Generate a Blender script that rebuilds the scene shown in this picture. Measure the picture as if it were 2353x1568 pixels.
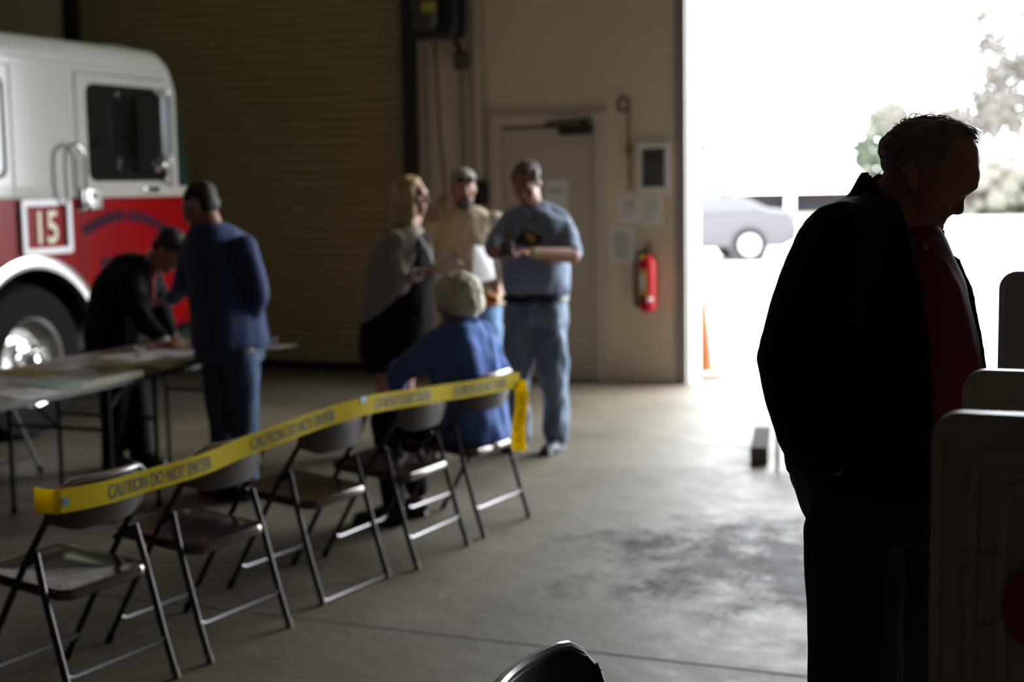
import bpy, bmesh, math, random
from math import sin, cos, pi, radians, atan, sqrt
from mathutils import Vector, Matrix, noise
random.seed(7)
V = Vector
C = bpy.context.scene.collection
for o in list(bpy.data.objects):
    bpy.data.objects.remove(o)
scene = bpy.context.scene

# ---------------------------------------------------------------- camera
FPX = 50 / 36 * 2353
A = radians(22.5); HC = 1.62; TH = atan(357 / FPX); RHO = .017
R0 = V((cos(A), sin(A), 0)); F0 = V((-sin(A), cos(A), 0)); UP = V((0, 0, 1))
fw = F0 * cos(TH) - UP * sin(TH); u0 = F0 * sin(TH) + UP * cos(TH)
rt = R0 * cos(RHO) - u0 * sin(RHO); cu = u0 * cos(RHO) + R0 * sin(RHO)
CAM = V((0, 0, HC))
cd = bpy.data.cameras.new('camera'); cam = bpy.data.objects.new('camera', cd); C.objects.link(cam)
cam.matrix_world = Matrix(((rt.x, cu.x, -fw.x, 0), (rt.y, cu.y, -fw.y, 0), (rt.z, cu.z, -fw.z, HC), (0, 0, 0, 1)))
cd.lens = 50; cd.sensor_width = 36; cd.clip_end = 500
cd.dof.use_dof = True; cd.dof.focus_distance = 2.7; cd.dof.aperture_fstop = 2.8
scene.camera = cam
# ---------------------------------------------------------------- sky, lamps, exposure
w = bpy.data.worlds.new('overcast_sky'); scene.world = w; w.use_nodes = True
w.node_tree.nodes['Background'].inputs[0].default_value = (.90, .95, 1, 1)
w.node_tree.nodes['Background'].inputs[1].default_value = 17.0
pl = bpy.data.lights.new('doorway_portal', 'AREA'); pl.shape = 'RECTANGLE'; pl.size = 5.2; pl.size_y = 3.9
pl.cycles.is_portal = True
po = bpy.data.objects.new('doorway_portal', pl); C.objects.link(po); po.location = (-.5, 11.3, 1.95); po.rotation_euler = (-pi / 2, 0, 0)
scene.view_settings.view_transform = 'Standard'; scene.view_settings.look = 'None'
scene.view_settings.exposure = 0.2; scene.view_settings.gamma = 1; scene.view_settings.use_curve_mapping = False

# ---------------------------------------------------------------- pixel helpers (photo frame 2353x1568)
def ray(px, py): return fw + rt * ((px - 1176.5) / FPX) + cu * ((784 - py) / FPX)
def at(px, py, d):
    r = ray(px, py); return CAM + r * (d / r.dot(F0))
def gnd(px, py, z=0):
    r = ray(px, py); return CAM + r * ((z - HC) / r.z)
def onY(px, py, Y):
    r = ray(px, py); return CAM + r * (Y / r.y)
def onX(px, py, X):
    r = ray(px, py); return CAM + r * (X / r.x)

# ---------------------------------------------------------------- materials
MATS = {}
def mat(name, col, rough=.6, metal=0, n=0, scale=6, bump=0, emit=None, bscale=None, spec=.5, stretch=None, col2=None):
    if name in MATS: return MATS[name]
    m = bpy.data.materials.new(name); m.use_nodes = True; nt = m.node_tree; b = nt.nodes['Principled BSDF']
    b.inputs['Base Color'].default_value = (*col, 1); b.inputs['Roughness'].default_value = rough
    b.inputs['Metallic'].default_value = metal; b.inputs['Specular IOR Level'].default_value = spec
    tc = nt.nodes.new('ShaderNodeTexCoord'); mp = nt.nodes.new('ShaderNodeMapping'); nt.links.new(tc.outputs['Object'], mp.inputs[0])
    if stretch: mp.inputs['Scale'].default_value = stretch
    if n or col2:
        ns = nt.nodes.new('ShaderNodeTexNoise'); ns.inputs['Scale'].default_value = scale; ns.inputs['Detail'].default_value = 5
        nt.links.new(mp.outputs[0], ns.inputs['Vector'])
        cr = nt.nodes.new('ShaderNodeValToRGB'); c2 = col2 or tuple(c * (1 - n) for c in col)
        cr.color_ramp.elements[0].position = .35; cr.color_ramp.elements[1].position = .65
        cr.color_ramp.elements[0].color = (*c2, 1); cr.color_ramp.elements[1].color = (*col, 1)
        nt.links.new(ns.outputs['Fac'], cr.inputs[0]); nt.links.new(cr.outputs[0], b.inputs['Base Color'])
    if bump:
        n2 = nt.nodes.new('ShaderNodeTexNoise'); n2.inputs['Scale'].default_value = bscale or scale * 4; nt.links.new(mp.outputs[0], n2.inputs['Vector'])
        bp = nt.nodes.new('ShaderNodeBump'); bp.inputs['Strength'].default_value = bump; bp.inputs['Distance'].default_value = .01
        nt.links.new(n2.outputs['Fac'], bp.inputs['Height']); nt.links.new(bp.outputs[0], b.inputs['Normal'])
    if emit:
        b.inputs['Emission Color'].default_value = (*emit[:3], 1); b.inputs['Emission Strength'].default_value = emit[3]
    MATS[name] = m; return m

# ---------------------------------------------------------------- mesh helpers
def frame_to(d):
    d = V(d).normalized(); q = UP if abs(d.z) < .95 else V((1, 0, 0))
    x = q.cross(d).normalized(); y = d.cross(x)
    return Matrix((x, y, d)).transposed().to_4x4()
def ball(bm, c, r, rot=None, sub=3):
    if not hasattr(r, '__len__'): r = (r, r, r)
    M = Matrix.Translation(V(c)) @ (rot.to_4x4() if rot else Matrix()) @ Matrix.Diagonal((*r, 1))
    bmesh.ops.create_icosphere(bm, subdivisions=sub, radius=1, matrix=M)
def cone(bm, a, b, ra, rb=None, seg=14, caps=True):
    a = V(a); b = V(b); rb = ra if rb is None else rb
    M = Matrix.Translation((a + b) / 2) @ frame_to(b - a)
    bmesh.ops.create_cone(bm, cap_ends=caps, segments=seg, radius1=ra, radius2=rb, depth=(b - a).length, matrix=M)
def chain(bm, pts, rads, seg=14):
    for p, r in zip(pts, rads): ball(bm, p, r, sub=2)
    for i in range(len(pts) - 1): cone(bm, pts[i], pts[i + 1], rads[i], rads[i + 1], seg)
def tube(bm, pts, r, seg=8):
    pts = [V(p) for p in pts]; rings = []
    rr = r if hasattr(r, '__len__') else [r] * len(pts)
    for i, p in enumerate(pts):
        t = (pts[min(i + 1, len(pts) - 1)] - pts[max(i - 1, 0)]).normalized()
        if i == 0: x = t.orthogonal().normalized()
        else: x = (x - t * x.dot(t)).normalized()
        y = t.cross(x)
        rings.append([p + (x * cos(2 * pi * k / seg) + y * sin(2 * pi * k / seg)) * rr[i] for k in range(seg)])
    loft(bm, rings)
def loft(bm, rings, caps=True, closed=True):
    vs = [[bm.verts.new(p) for p in r] for r in rings]; n = len(vs[0])
    for i in range(len(vs) - 1):
        for k in range(n if closed else n - 1):
            bm.faces.new((vs[i][k], vs[i][(k + 1) % n], vs[i + 1][(k + 1) % n], vs[i + 1][k]))
    if caps:
        bm.faces.new(vs[0][::-1]); bm.faces.new(vs[-1])
def box(bm, c, s, rot=None, bev=0):
    M = Matrix.Translation(V(c)) @ (rot.to_4x4() if rot else Matrix()) @ Matrix.Diagonal((*s, 1))
    g = bmesh.ops.create_cube(bm, size=1, matrix=M)
    if bev:
        es = list({e for v in g['verts'] for e in v.link_edges})
        bmesh.ops.bevel(bm, geom=es, offset=bev, segments=3, affect='EDGES', profile=.5)
def bx(bm, x0, x1, y0, y1, z0, z1, bev=0): box(bm, ((x0 + x1) / 2, (y0 + y1) / 2, (z0 + z1) / 2), (abs(x1 - x0), abs(y1 - y0), abs(z1 - z0)), bev=bev)
def rrect(w, h, r, n=6):
    o = []
    for cx, cy, a0 in ((w / 2 - r, h / 2 - r, 0), (-w / 2 + r, h / 2 - r, 90), (-w / 2 + r, -h / 2 + r, 180), (w / 2 - r, -h / 2 + r, 270)):
        for k in range(n + 1):
            a = radians(a0 + 90 * k / n); o.append((cx + r * cos(a), cy + r * sin(a)))
    return o
def plate(bm, outline, o, ux, uy, t0, t1):
    """extrude a 2-D outline lying in the plane (ux, uy) through o from t0 to t1 along its normal"""
    ux = V(ux); uy = V(uy); nz = ux.cross(uy)
    loft(bm, [[V(o) + ux * a + uy * b + nz * t for a, b in outline] for t in (t0, t1)])
def frame_ring(bm, out, inn, o, ux, uy, t0, t1):
    ux = V(ux); uy = V(uy); nz = ux.cross(uy); n = len(out)
    f = lambda pts, t: [bm.verts.new(V(o) + ux * a + uy * b + nz * t) for a, b in pts]
    a, b, c, d = f(out, t0), f(out, t1), f(inn, t1), f(inn, t0)
    for p, q in ((a, b), (b, c), (c, d), (d, a)):
        for k in range(n): bm.faces.new((p[k], p[(k + 1) % n], q[(k + 1) % n], q[k]))
def bmn(): return bmesh.new()
def finish(bm, smooth=True):
    bmesh.ops.recalc_face_normals(bm, faces=bm.faces); me = bpy.data.meshes.new('m'); bm.to_mesh(me); bm.free()
    if smooth:
        me.polygons.foreach_set('use_smooth', [True] * len(me.polygons))
        try: me.set_sharp_from_angle(angle=radians(35))
        except Exception: pass
    return me
def obj(name, me, m, parent=None, world=False, smooth=True, **props):
    if isinstance(me, bmesh.types.BMesh): me = finish(me, smooth)
    if parent is not None and world: me.transform(parent.matrix_basis.inverted())
    me.name = name; me.materials.clear(); me.materials.append(m)
    o = bpy.data.objects.new(name, me); C.objects.link(o)
    if parent is not None: o.parent = parent
    for k, v in props.items(): o[k] = v
    return o
def part(name, me, m, parent, **p): return obj(name, me, m, parent, world=True, **p)
def sub(name, me, m, parent, **p):      # parent is a mesh child at identity of root
    root = parent.parent
    if isinstance(me, bmesh.types.BMesh): me = finish(me)
    me.transform(root.matrix_basis.inverted())
    return obj(name, me, m, parent, **p)
def thing(name, label, cat, loc=(0, 0, 0), rz=0, group=None):
    o = bpy.data.objects.new(name, None); C.objects.link(o); o.empty_display_size = .1
    o.matrix_basis = Matrix.Translation(V(loc)) @ Matrix.Rotation(rz, 4, 'Z')
    o['label'] = label; o['category'] = cat
    if group: o['group'] = group
    return o
def tag(o, label, cat, group=None):
    o['label'] = label; o['category'] = cat
    if group: o['group'] = group
    return o
def struct(name, bm, m, smooth=False): return obj(name, bm, m, smooth=smooth, kind='structure')
def kids(o): return [c for c in bpy.data.objects if c.parent == o]
def dup(root, loc=None, rz=None, label=None, group=None):
    r = root.copy(); C.objects.link(r)
    if loc is not None: r.matrix_basis = Matrix.Translation(V(loc)) @ Matrix.Rotation(rz or 0, 4, 'Z')
    if label: r['label'] = label
    if group: r['group'] = group
    for ch in kids(root):
        c = ch.copy(); C.objects.link(c); c.parent = r
        for g in kids(ch):
            d = g.copy(); C.objects.link(d); d.parent = c
    return r
def remesh(bm, vox=.012, sm=6, disp=None, seed=0):
    bmesh.ops.recalc_face_normals(bm, faces=bm.faces)
    me = bpy.data.meshes.new('t'); bm.to_mesh(me); bm.free()
    t = bpy.data.objects.new('t', me); C.objects.link(t)
    r = t.modifiers.new('r', 'REMESH'); r.mode = 'VOXEL'; r.voxel_size = vox; r.use_smooth_shade = True
    s = t.modifiers.new('s', 'SMOOTH'); s.iterations = sm; s.factor = .5
    dg = bpy.context.evaluated_depsgraph_get(); dg.update()
    out = bpy.data.meshes.new_from_object(t.evaluated_get(dg), depsgraph=dg)
    bpy.data.objects.remove(t); bpy.data.meshes.remove(me)
    if disp:
        amp, sc = disp; ns = [v.normal.copy() for v in out.vertices]
        for v, nn in zip(out.vertices, ns):
            p = V((v.co.x * sc, v.co.y * sc, v.co.z * sc * .55 + seed))
            v.co += nn * amp * (noise.noise(p) + .5 * noise.noise(p * 2.3))
    out.polygons.foreach_set('use_smooth', [True] * len(out.polygons))
    return out
def text_mesh(s, size, depth=0, font_scale_x=1.0, align='LEFT'):
    c = bpy.data.curves.new('txt', 'FONT'); c.body = s; c.size = size; c.extrude = depth; c.align_x = align
    c.offset = size * .018; c.resolution_u = 3
    o = bpy.data.objects.new('txt', c); C.objects.link(o)
    dg = bpy.context.evaluated_depsgraph_get(); dg.update()
    me = bpy.data.meshes.new_from_object(o.evaluated_get(dg), depsgraph=dg); bpy.data.objects.remove(o)
    for v in me.vertices: v.co.x *= font_scale_x
    return me

# ---------------------------------------------------------------- shared materials
M_wall = mat('painted_wall', (.80, .67, .505), .75, n=.06, scale=1.5, bump=.15, bscale=40)
M_roll = mat('roller_slats', (.44, .35, .18), .55, n=.06, scale=2)
M_dark = mat('dark_steel', (.035, .03, .028), .45, .3)
M_blk = mat('black_paint', (.012, .012, .013), .4)
M_rub = mat('rubber', (.009, .009, .011), .85, spec=.15)
M_chair = mat('brown_enamel', (.080, .052, .040), .12, .35, n=.15, scale=8, spec=1)
M_chair_t = mat('brown_tube', (.050, .038, .036), .35, .4)
M_tan = mat('worn_tip', (.22, .15, .10), .7)
M_chrome = mat('chrome', (.75, .74, .72), .16, 1)
M_alu = mat('brushed_aluminium', (.55, .54, .52), .35, 1)
M_grey = mat('grey_metal', (.22, .22, .21), .5, .3)
M_white = mat('white_enamel', (.47, .455, .405), .16)
M_red = mat('red_enamel', (.24, .001, .003), .25, spec=.12)
M_glass = mat('dark_glass', (.008, .011, .009), .06)
M_paper = mat('paper', (.88, .86, .84), .8)
M_pape2 = mat('yellow_paper', (.50, .42, .12), .8)
M_papeg = mat('green_paper', (.42, .60, .53), .8)
M_lab = mat('print_black', (.015, .015, .015), .6)
M_table = mat('tabletop_laminate', (.25, .215, .15), .5, spec=.3, n=.06, scale=10)
M_skin = mat('skin', (.46, .235, .165), .5, n=.08, scale=20, spec=.35)
M_skin2 = mat('skin_tanned', (.40, .19, .125), .5, n=.1, scale=20, spec=.35)

# concrete floor: pale slab with worn dark stains and glossy wet-look patches
def floor_material():
    m = bpy.data.materials.new('concrete'); m.use_nodes = True; nt = m.node_tree; N = nt.nodes; L = nt.links; b = N['Principled BSDF']
    tc = N.new('ShaderNodeTexCoord')
    def nz(sc, det=6, st=(1, 1, 1), rg=.55):
        mp = N.new('ShaderNodeMapping'); mp.inputs['Scale'].default_value = st; L.new(tc.outputs['Object'], mp.inputs[0])
        n = N.new('ShaderNodeTexNoise'); n.inputs['Scale'].default_value = sc; n.inputs['Detail'].default_value = det; n.inputs['Roughness'].default_value = rg
        L.new(mp.outputs[0], n.inputs['Vector']); return n.outputs['Fac']
    def ramp(f, p0, p1, c0, c1):
        r = N.new('ShaderNodeValToRGB'); r.color_ramp.elements[0].position = p0; r.color_ramp.elements[1].position = p1
        r.color_ramp.elements[0].color = (*c0, 1); r.color_ramp.elements[1].color = (*c1, 1); L.new(f, r.inputs[0]); return r.outputs[0]
    base = ramp(nz(1.1), .35, .7, (.11, .088, .056), (.19, .162, .118))
    # stain: noise weighted by distance from the worn area
    vm = N.new('ShaderNodeVectorMath'); vm.operation = 'DISTANCE'; vm.inputs[1].default_value = (-1.22, 5.95, 0)
    mp = N.new('ShaderNodeMapping'); L.new(tc.outputs['Object'], mp.inputs[0]); L.new(mp.outputs[0], vm.inputs[0])
    mr = N.new('ShaderNodeMapRange'); mr.inputs['From Min'].default_value = .1; mr.inputs['From Max'].default_value = 1.35; mr.inputs['To Min'].default_value = .34; mr.inputs['To Max'].default_value = 0
    L.new(vm.outputs['Value'], mr.inputs['Value'])
    ad = N.new('ShaderNodeMath'); ad.operation = 'ADD'; L.new(nz(3.4, 10, (1, .7, 1), .78), ad.inputs[0]); L.new(mr.outputs[0], ad.inputs[1])
    st = ramp(ad.outputs[0], .60, .78, (0, 0, 0), (1, 1, 1))
    mx = N.new('ShaderNodeMix'); mx.data_type = 'RGBA'; L.new(st, mx.inputs[0]); L.new(base, mx.inputs[6]); mx.inputs[7].default_value = (.035, .030, .028, 1)
    L.new(mx.outputs[2], b.inputs['Base Color'])
    rr = ramp(nz(5, 8, (1, 1, 1), .7), .38, .62, (.54,) * 3, (.66,) * 3)
    L.new(rr, b.inputs['Roughness']); sr = ramp(st, 0, 1, (.28,) * 3, (.04,) * 3); L.new(sr, b.inputs['Specular IOR Level'])
    bp = N.new('ShaderNodeBump'); bp.inputs['Strength'].default_value = .7; bp.inputs['Distance'].default_value = .008
    L.new(nz(7, 8, (1, 1, 1), .7), bp.inputs['Height']); L.new(bp.outputs[0], b.inputs['Normal'])
    return m
M_floor = floor_material()

# ================================================================ SETTING
Y0 = 11.06; YT = 11.40; XL = -12.2; XR = 6.2; YB = -9.0; ZC = 5.0
OX0, OX1, OZ = -3.07, 2.05, 3.95          # open bay
RX0, RX1, RZ = -9.02, -5.47, 3.95        # roller shutter bay
bm = bmn(); bx(bm, XL, XR, YB, YT, -.15, 0); struct('floor', bm, M_floor)
bm = bmn(); bx(bm, XL, XR, YB, YT, ZC, ZC + .1); struct('ceiling', bm, mat('ceiling_panel', (.22, .18, .12), .8))
bm = bmn()
bx(bm, XL, RX0, Y0, YT, 0, ZC); bx(bm, RX0, RX1, Y0, YT, RZ, ZC); bx(bm, RX1, OX0, Y0, YT, 0, ZC)
bx(bm, OX0, OX1, Y0, YT, OZ, ZC); bx(bm, OX1, XR, Y0, YT, 0, ZC); struct('wall_front', bm, M_wall)
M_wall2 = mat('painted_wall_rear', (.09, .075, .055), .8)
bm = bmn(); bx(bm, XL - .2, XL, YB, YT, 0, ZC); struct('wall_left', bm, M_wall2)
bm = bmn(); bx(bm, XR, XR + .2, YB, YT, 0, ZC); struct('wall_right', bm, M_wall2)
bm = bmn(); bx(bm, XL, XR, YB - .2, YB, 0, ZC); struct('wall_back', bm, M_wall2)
# saw-cut floor joints
M_joint = mat('joint_filler', (.05, .045, .04), .9)
for i, y in enumerate((4.54,)):
    bm = bmn(); bx(bm, XL, XR, y - .005, y + .005, -.002, .0012); struct('trim_%d' % (i + 1), bm, M_joint)
# jamb of the open bay: dark steel angle inside, pale jamb board outside
bm = bmn(); bx(bm, OX0 - .075, OX0 + .012, Y0 - .014, Y0, 0, OZ); bx(bm, OX0, OX0 + .012, Y0, Y0 + .05, 0, OZ); struct('trim_2', bm, mat('jamb_angle', (.34, .30, .27), .6, .2))
bm = bmn(); bx(bm, OX0, OX0 + .03, Y0 + .05, YT + .02, 0, OZ); struct('trim_3', bm, mat('white_jamb', (.8, .8, .8), .5))
# roller shutter
t = bpy.data.objects.new('door_2', None); C.objects.link(t); t.location = (-7.245, 11.1, 0); t['kind'] = 'structure'
bm = bmn(); zs = []; z = .06
prof = []
while z < RZ:
    prof += [(0, z), (.018, z + .012), (.024, z + .035), (.018, z + .058), (0, z + .07)]; z += .075
for sx in (RX0, RX1):
    zs.append([bm.verts.new((sx, 11.13 - d, z)) for d, z in prof])
for k in range(len(prof) - 1): bm.faces.new((zs[0][k], zs[1][k], zs[1][k + 1], zs[0][k + 1]))
part('slat_curtain', bm, M_roll, t)
bm = bmn(); bx(bm, RX0, RX1, 11.085, 11.15, 0, .07); part('bottom_bar', bm, M_rub, t)
for s, x in ((0, RX0), (1, RX1)):
    bm = bmn(); bx(bm, x - .06, x + .06, 11.0, 11.12, 0, RZ); part('guide_rail', bm, M_dark, t)
bm = bmn(); bx(bm, RX0 - .1, RX1 + .1, 11.16, 11.36, 0, RZ); part('outer_skin', bm, M_roll, t)
for px, py in ((680, 480), (511, 468)):
    p = onY(px, py, 11.11); bm = bmn(); ball(bm, p, .02); part('lock_knob', bm, M_chrome, t)
# personnel door
M_door = mat('door_paint', (.60, .52, .42), .55)
t = bpy.data.objects.new('door_1', None); C.objects.link(t); t.location = (-4.21, 11.05, 0); t['kind'] = 'structure'
bm = bmn()
for x0, x1 in ((-4.72, -4.63), (-3.80, -3.71)): bx(bm, x0, x1, 11.0, 11.06, 0, 2.11)
bx(bm, -4.72, -3.71, 11.0, 11.06, 2.1101, 2.2); part('door_frame', bm, mat('frame_paint', (.66, .58, .48), .5), t)
bm = bmn(); bx(bm, -4.62, -3.81, 11.035, 11.059, .01, 2.10); part('door_panel', bm, M_door, t)
bm = bmn(); bx(bm, -4.62, -3.81, 11.03, 11.036, 2.085, 2.108); part('top_gap', bm, M_dark, t)
bm = bmn(); p = onY(1322, 300, 11.0); box(bm, (p.x, 10.99, p.z), (.27, .07, .07), bev=.01); cone(bm, (p.x + .05, 10.97, p.z + .04), (p.x + .16, 10.95, 2.15), .014); cone(bm, (p.x + .16, 10.95, 2.14), (p.x - .25, 10.97, 2.12), .012)
part('door_closer', bm, M_dark, t)
bm = bmn(); cone(bm, (-4.53, 11.035, 1.0), (-4.53, 10.97, 1.0), .02); ball(bm, (-4.53, 10.955, 1.0), .03); part('door_knob', bm, M_chrome, t)
bm = bmn(); bx(bm, -5.38, -3.72, 11.045, 11.06, 2.245, 2.262); struct('trim_4', bm, M_wall)
bm = bmn(); bx(bm, -4.87, -4.80, 10.99, 11.06, 0, ZC, bev=.004); struct('trim_5', bm, mat('pilaster', (.62, .54, .43), .7))

# ---------------------------------------------------------------- wall fittings
def flat(name, label, cat, x0, y0, x1, y1, m, dep=.01, Y=11.06, group=None, bev=0):
    a = onY(x0, y0, Y); b = onY(x1, y1, Y); t_ = thing(name, label, cat, ((a.x + b.x) / 2, Y, min(a.z, b.z)), group=group)
    return t_, a, b
def sheet(name, label, cat, x0, y0, x1, y1, m, Y=11.058, lines=0, group=None, lm=None):
    t_, a, b = flat(name, label, cat, x0, y0, x1, y1, m, Y=Y, group=group)
    bm = bmn(); bx(bm, a.x, b.x, Y - .004, Y, b.z, a.z); part('page', bm, m, t_)
    if lines:
        bm = bmn(); wd = b.x - a.x; ht = a.z - b.z; random.seed(int(x0))
        for k in range(lines):
            z = a.z - ht * (.14 + .76 * k / lines); bx(bm, a.x + wd * .14, a.x + wd * random.uniform(.6, .86), Y - .0055, Y - .004, z - ht * .018, z)
        part('printed_lines', bm, lm or mat('faded_print', (.20, .19, .18), .8), t_)
    return t_
sheet('notice_sheet', 'white notice sheet with faint lines on the wall, left of the fire extinguisher', 'paper notice', 1400, 522, 1458, 603, M_paper, lines=14)
n1 = sheet('notice_sheet', 'left of the two small joined notices below the framed picture, yellow mark on top', 'paper notice', 1420, 452, 1470, 513, M_paper, lines=8)
p = onY(1450, 466, 11.05); bm = bmn(); box(bm, (p.x, 11.052, p.z), (.04, .004, .035)); part('yellow_mark', bm, M_pape2, n1)
n1 = sheet('notice_sheet', 'right of the two small joined notices below the framed picture, dark mark on top', 'paper notice', 1472, 453, 1522, 515, M_paper, lines=8)
p = onY(1508, 468, 11.05); bm = bmn(); box(bm, (p.x, 11.052, p.z), (.035, .004, .03)); part('dark_mark', bm, M_papeg, n1)
dn = sheet('door_sign', 'white paper sign with grey wording on the beige personnel door', 'paper notice', 1253, 414, 1306, 486, M_paper, Y=11.034)
bm = bmn(); p = onY(1278, 438, 11.03)
for k in range(6): bx(bm, p.x - .06 + k * .021, p.x - .045 + k * .021, 11.0285, 11.030, p.z - .012, p.z + .012)
part('wording', bm, mat('faded_print', (.2, .19, .18), .8), dn)
# framed picture
t, a, b = flat('framed_picture', 'dark framed picture with pale mat on the wall beside the open bay', 'picture', 1467, 328, 1540, 443, None)
bm = bmn(); cx = (a.x + b.x) / 2; cz = (a.z + b.z) / 2; w2 = (b.x - a.x) / 2; h2 = (a.z - b.z) / 2
frame_ring(bm, [(-w2, -h2), (w2, -h2), (w2, h2), (-w2, h2)], [(-w2 * .74, -h2 * .76), (w2 * .74, -h2 * .76), (w2 * .74, h2 * .76), (-w2 * .74, h2 * .76)], (cx, 11.04, cz), (1, 0, 0), (0, 0, 1), -.018, .018)
part('frame', bm, mat('pale_frame', (.86, .82, .80), .5), t)
bm = bmn(); box(bm, (cx, 11.045, cz), (w2 * 1.5, .012, h2 * 1.54)); part('print', bm, mat('picture_print', (.10, .11, .10), .3, n=.7, scale=5, col2=(.045, .04, .045)), t)
# fire extinguisher
p = onY(1490, 650, 11.0); R = .068
t = thing('fire_extinguisher', 'red fire extinguisher with yellow label hanging on the beige wall by the open bay', 'fire extinguisher', (p.x, 10.97, .0))
zb = onY(1490, 716, 10.97).z; ztp = onY(1490, 590, 10.97).z; X = p.x; Yx = 10.975
bm = bmn(); rs = [(zb, .05), (zb + .012, R), (ztp - .05, R), (ztp - .02, .058), (ztp, .035), (ztp + .02, .022)]
loft(bm, [[V((X + r * cos(2 * pi * k / 28), Yx + r * sin(2 * pi * k / 28), z)) for k in range(28)] for z, r in rs]); part('cylinder', bm, mat('extinguisher_red', (.55, .012, .025), .3, spec=.25), t)
def band(z0, z1, a0, a1, m, nm, r=.0695):
    bm = bmn(); n = 10
    for rr in (r,):
        loft(bm, [[V((X + q * cos(radians(a0 + (a1 - a0) * k / n)), Yx + q * sin(radians(a0 + (a1 - a0) * k / n)), z)) for k, q in [(k, rr) for k in range(n + 1)] + [(k, rr - .0012) for k in range(n, -1, -1)]] for z in (z0, z1)])
    return part(nm, bm, m, t)
hh = ztp - zb
band(zb + hh * .30, zb + hh * .78, 205, 285, mat('label_yellow', (.55, .45, .05), .5), 'yellow_label')
band(zb + hh * .42, zb + hh * .70, 225, 262, M_paper, 'white_label', .0702)
band(zb + hh * .20, zb + hh * .28, 205, 278, M_blk, 'black_strap', .0702)
band(zb + hh * .20, zb + hh * .27, 285, 325, M_paper, 'small_sticker', .0702)
bm = bmn(); cone(bm, (X, Yx, ztp + .01), (X, Yx, ztp + .06), .022); box(bm, (X + .01, Yx - .02, ztp + .085), (.022, .11, .02), Matrix.Rotation(.5, 3, 'X')); box(bm, (X + .01, Yx - .02, ztp + .055), (.02, .1, .012)); part('valve_handle', bm, M_blk, t)
bm = bmn(); tube(bm, [(X, Yx - .02, ztp + .05), (X - .06, Yx - .03, ztp + .03), (X - .095, Yx - .02, ztp - .06), (X - .095, Yx - .02, zb + .12), (X - .085, Yx - .02, zb + .04)], [.012, .012, .012, .014, .02]); part('hose', bm, M_rub, t)
bm = bmn(); cone(bm, (X - .035, Yx - .05, ztp - .005), (X - .035, Yx - .056, ztp + .005), .018); part('gauge', bm, mat('label_yellow', (.55, .45, .05), .5), t)
bm = bmn(); box(bm, (X, 11.05, ztp - .02), (.05, .03, .08)); part('wall_bracket', bm, M_dark, t)
# conduits, boxes
def conduit(label, x, y0, y1, r, m, bend=None):
    a = onY(x, y0, 11.02); b = onY(x, y1, 11.02); bm = bmn()
    pts = [(a.x, 11.03, a.z), (a.x, 11.03, b.z)]
    if bend: pts = [(a.x + bend, 11.03, a.z + .3)] + pts
    tube(bm, pts, r); o = obj('conduit', bm, m); tag(o, label, 'conduit'); return o
M_cond = mat('painted_conduit', (.36, .33, .26), .5, .1); M_cond2 = mat('steel_conduit', (.16, .155, .12), .45, .5)
conduit('painted conduit left of the steel one, dropping from the small junction box', 1058, 165, 640, .018, M_cond)
conduit('dark steel conduit running down the wall between two painted pipes', 1078, -160, 640, .013, M_cond2)
conduit('painted conduit nearest the pilaster, on its left', 1100, -160, 445, .02, M_cond)
conduit('grey conduit at the left edge of the wall panel beside the roller door rail', 975, 110, 700, .016, M_cond)
a = [onY(998, 85, 10.98), onY(1005, 200, 10.98), onY(1012, 330, 10.98), onY(1022, 420, 10.98), onY(1018, 520, 10.98), onY(1020, 640, 10.98)]
bm = bmn(); tube(bm, a, .012); tag(obj('hanging_cable', bm, mat('olive_cable', (.10, .08, .035), .6)), 'thin olive cable hanging from the door operator down the wall', 'cable')
p = onY(1105, 445, 11.0); bm = bmn(); box(bm, (p.x, 10.99, p.z), (.11, .09, .2), bev=.01); o = obj('switch_box', bm, M_blk); tag(o, 'black switch box on the wall at the height of the capped man\'s head', 'switch box')
p = onY(1060, 140, 11.0); t = thing('junction_box', 'small dark junction box below the door operator, above a conduit', 'junction box', (p.x, 11.0, p.z - .06))
bm = bmn(); box(bm, (p.x, 10.99, p.z), (.09, .08, .14), bev=.006); part('box_body', bm, mat('olive_box', (.09, .08, .05), .5), t)
q0 = onY(1035, 60, 10.93); bm = bmn(); tube(bm, [q0, onY(1048, 95, 10.94), (p.x + .01, 10.97, p.z + .07)], .02); part('flexible_conduit', bm, M_rub, t)
p = onY(990, 10, 10.85); t = thing('door_operator', 'dark roller door motor unit with yellow warning label high on the wall', 'door operator', (p.x, 10.9, p.z - .2))
bm = bmn(); a = onY(957, -40, 10.85); b = onY(1012, 72, 10.85); bx(bm, a.x, b.x, 10.72, 11.0, b.z, a.z, bev=.03); part('motor_housing', bm, mat('motor_grey', (.075, .065, .06), .5), t)
bm = bmn(); a = onY(1008, -60, 10.85); b = onY(1050, 70, 10.85); bx(bm, a.x, b.x, 10.80, 11.05, b.z, a.z, bev=.015); part('gear_case', bm, M_blk, t)
bm = bmn(); a = onY(968, 6, 10.71); b = onY(1000, 26, 10.71); bx(bm, a.x, b.x, 10.712, 10.72, b.z, a.z); part('warning_label', bm, mat('label_yellow', (.55, .45, .05), .5), t)
bm = bmn(); a = onY(940, 70, 10.85); b = onY(1045, 84, 10.85); bx(bm, a.x, b.x, 10.75, 11.05, b.z, a.z); part('mounting_bracket', bm, M_dark, t)
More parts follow.
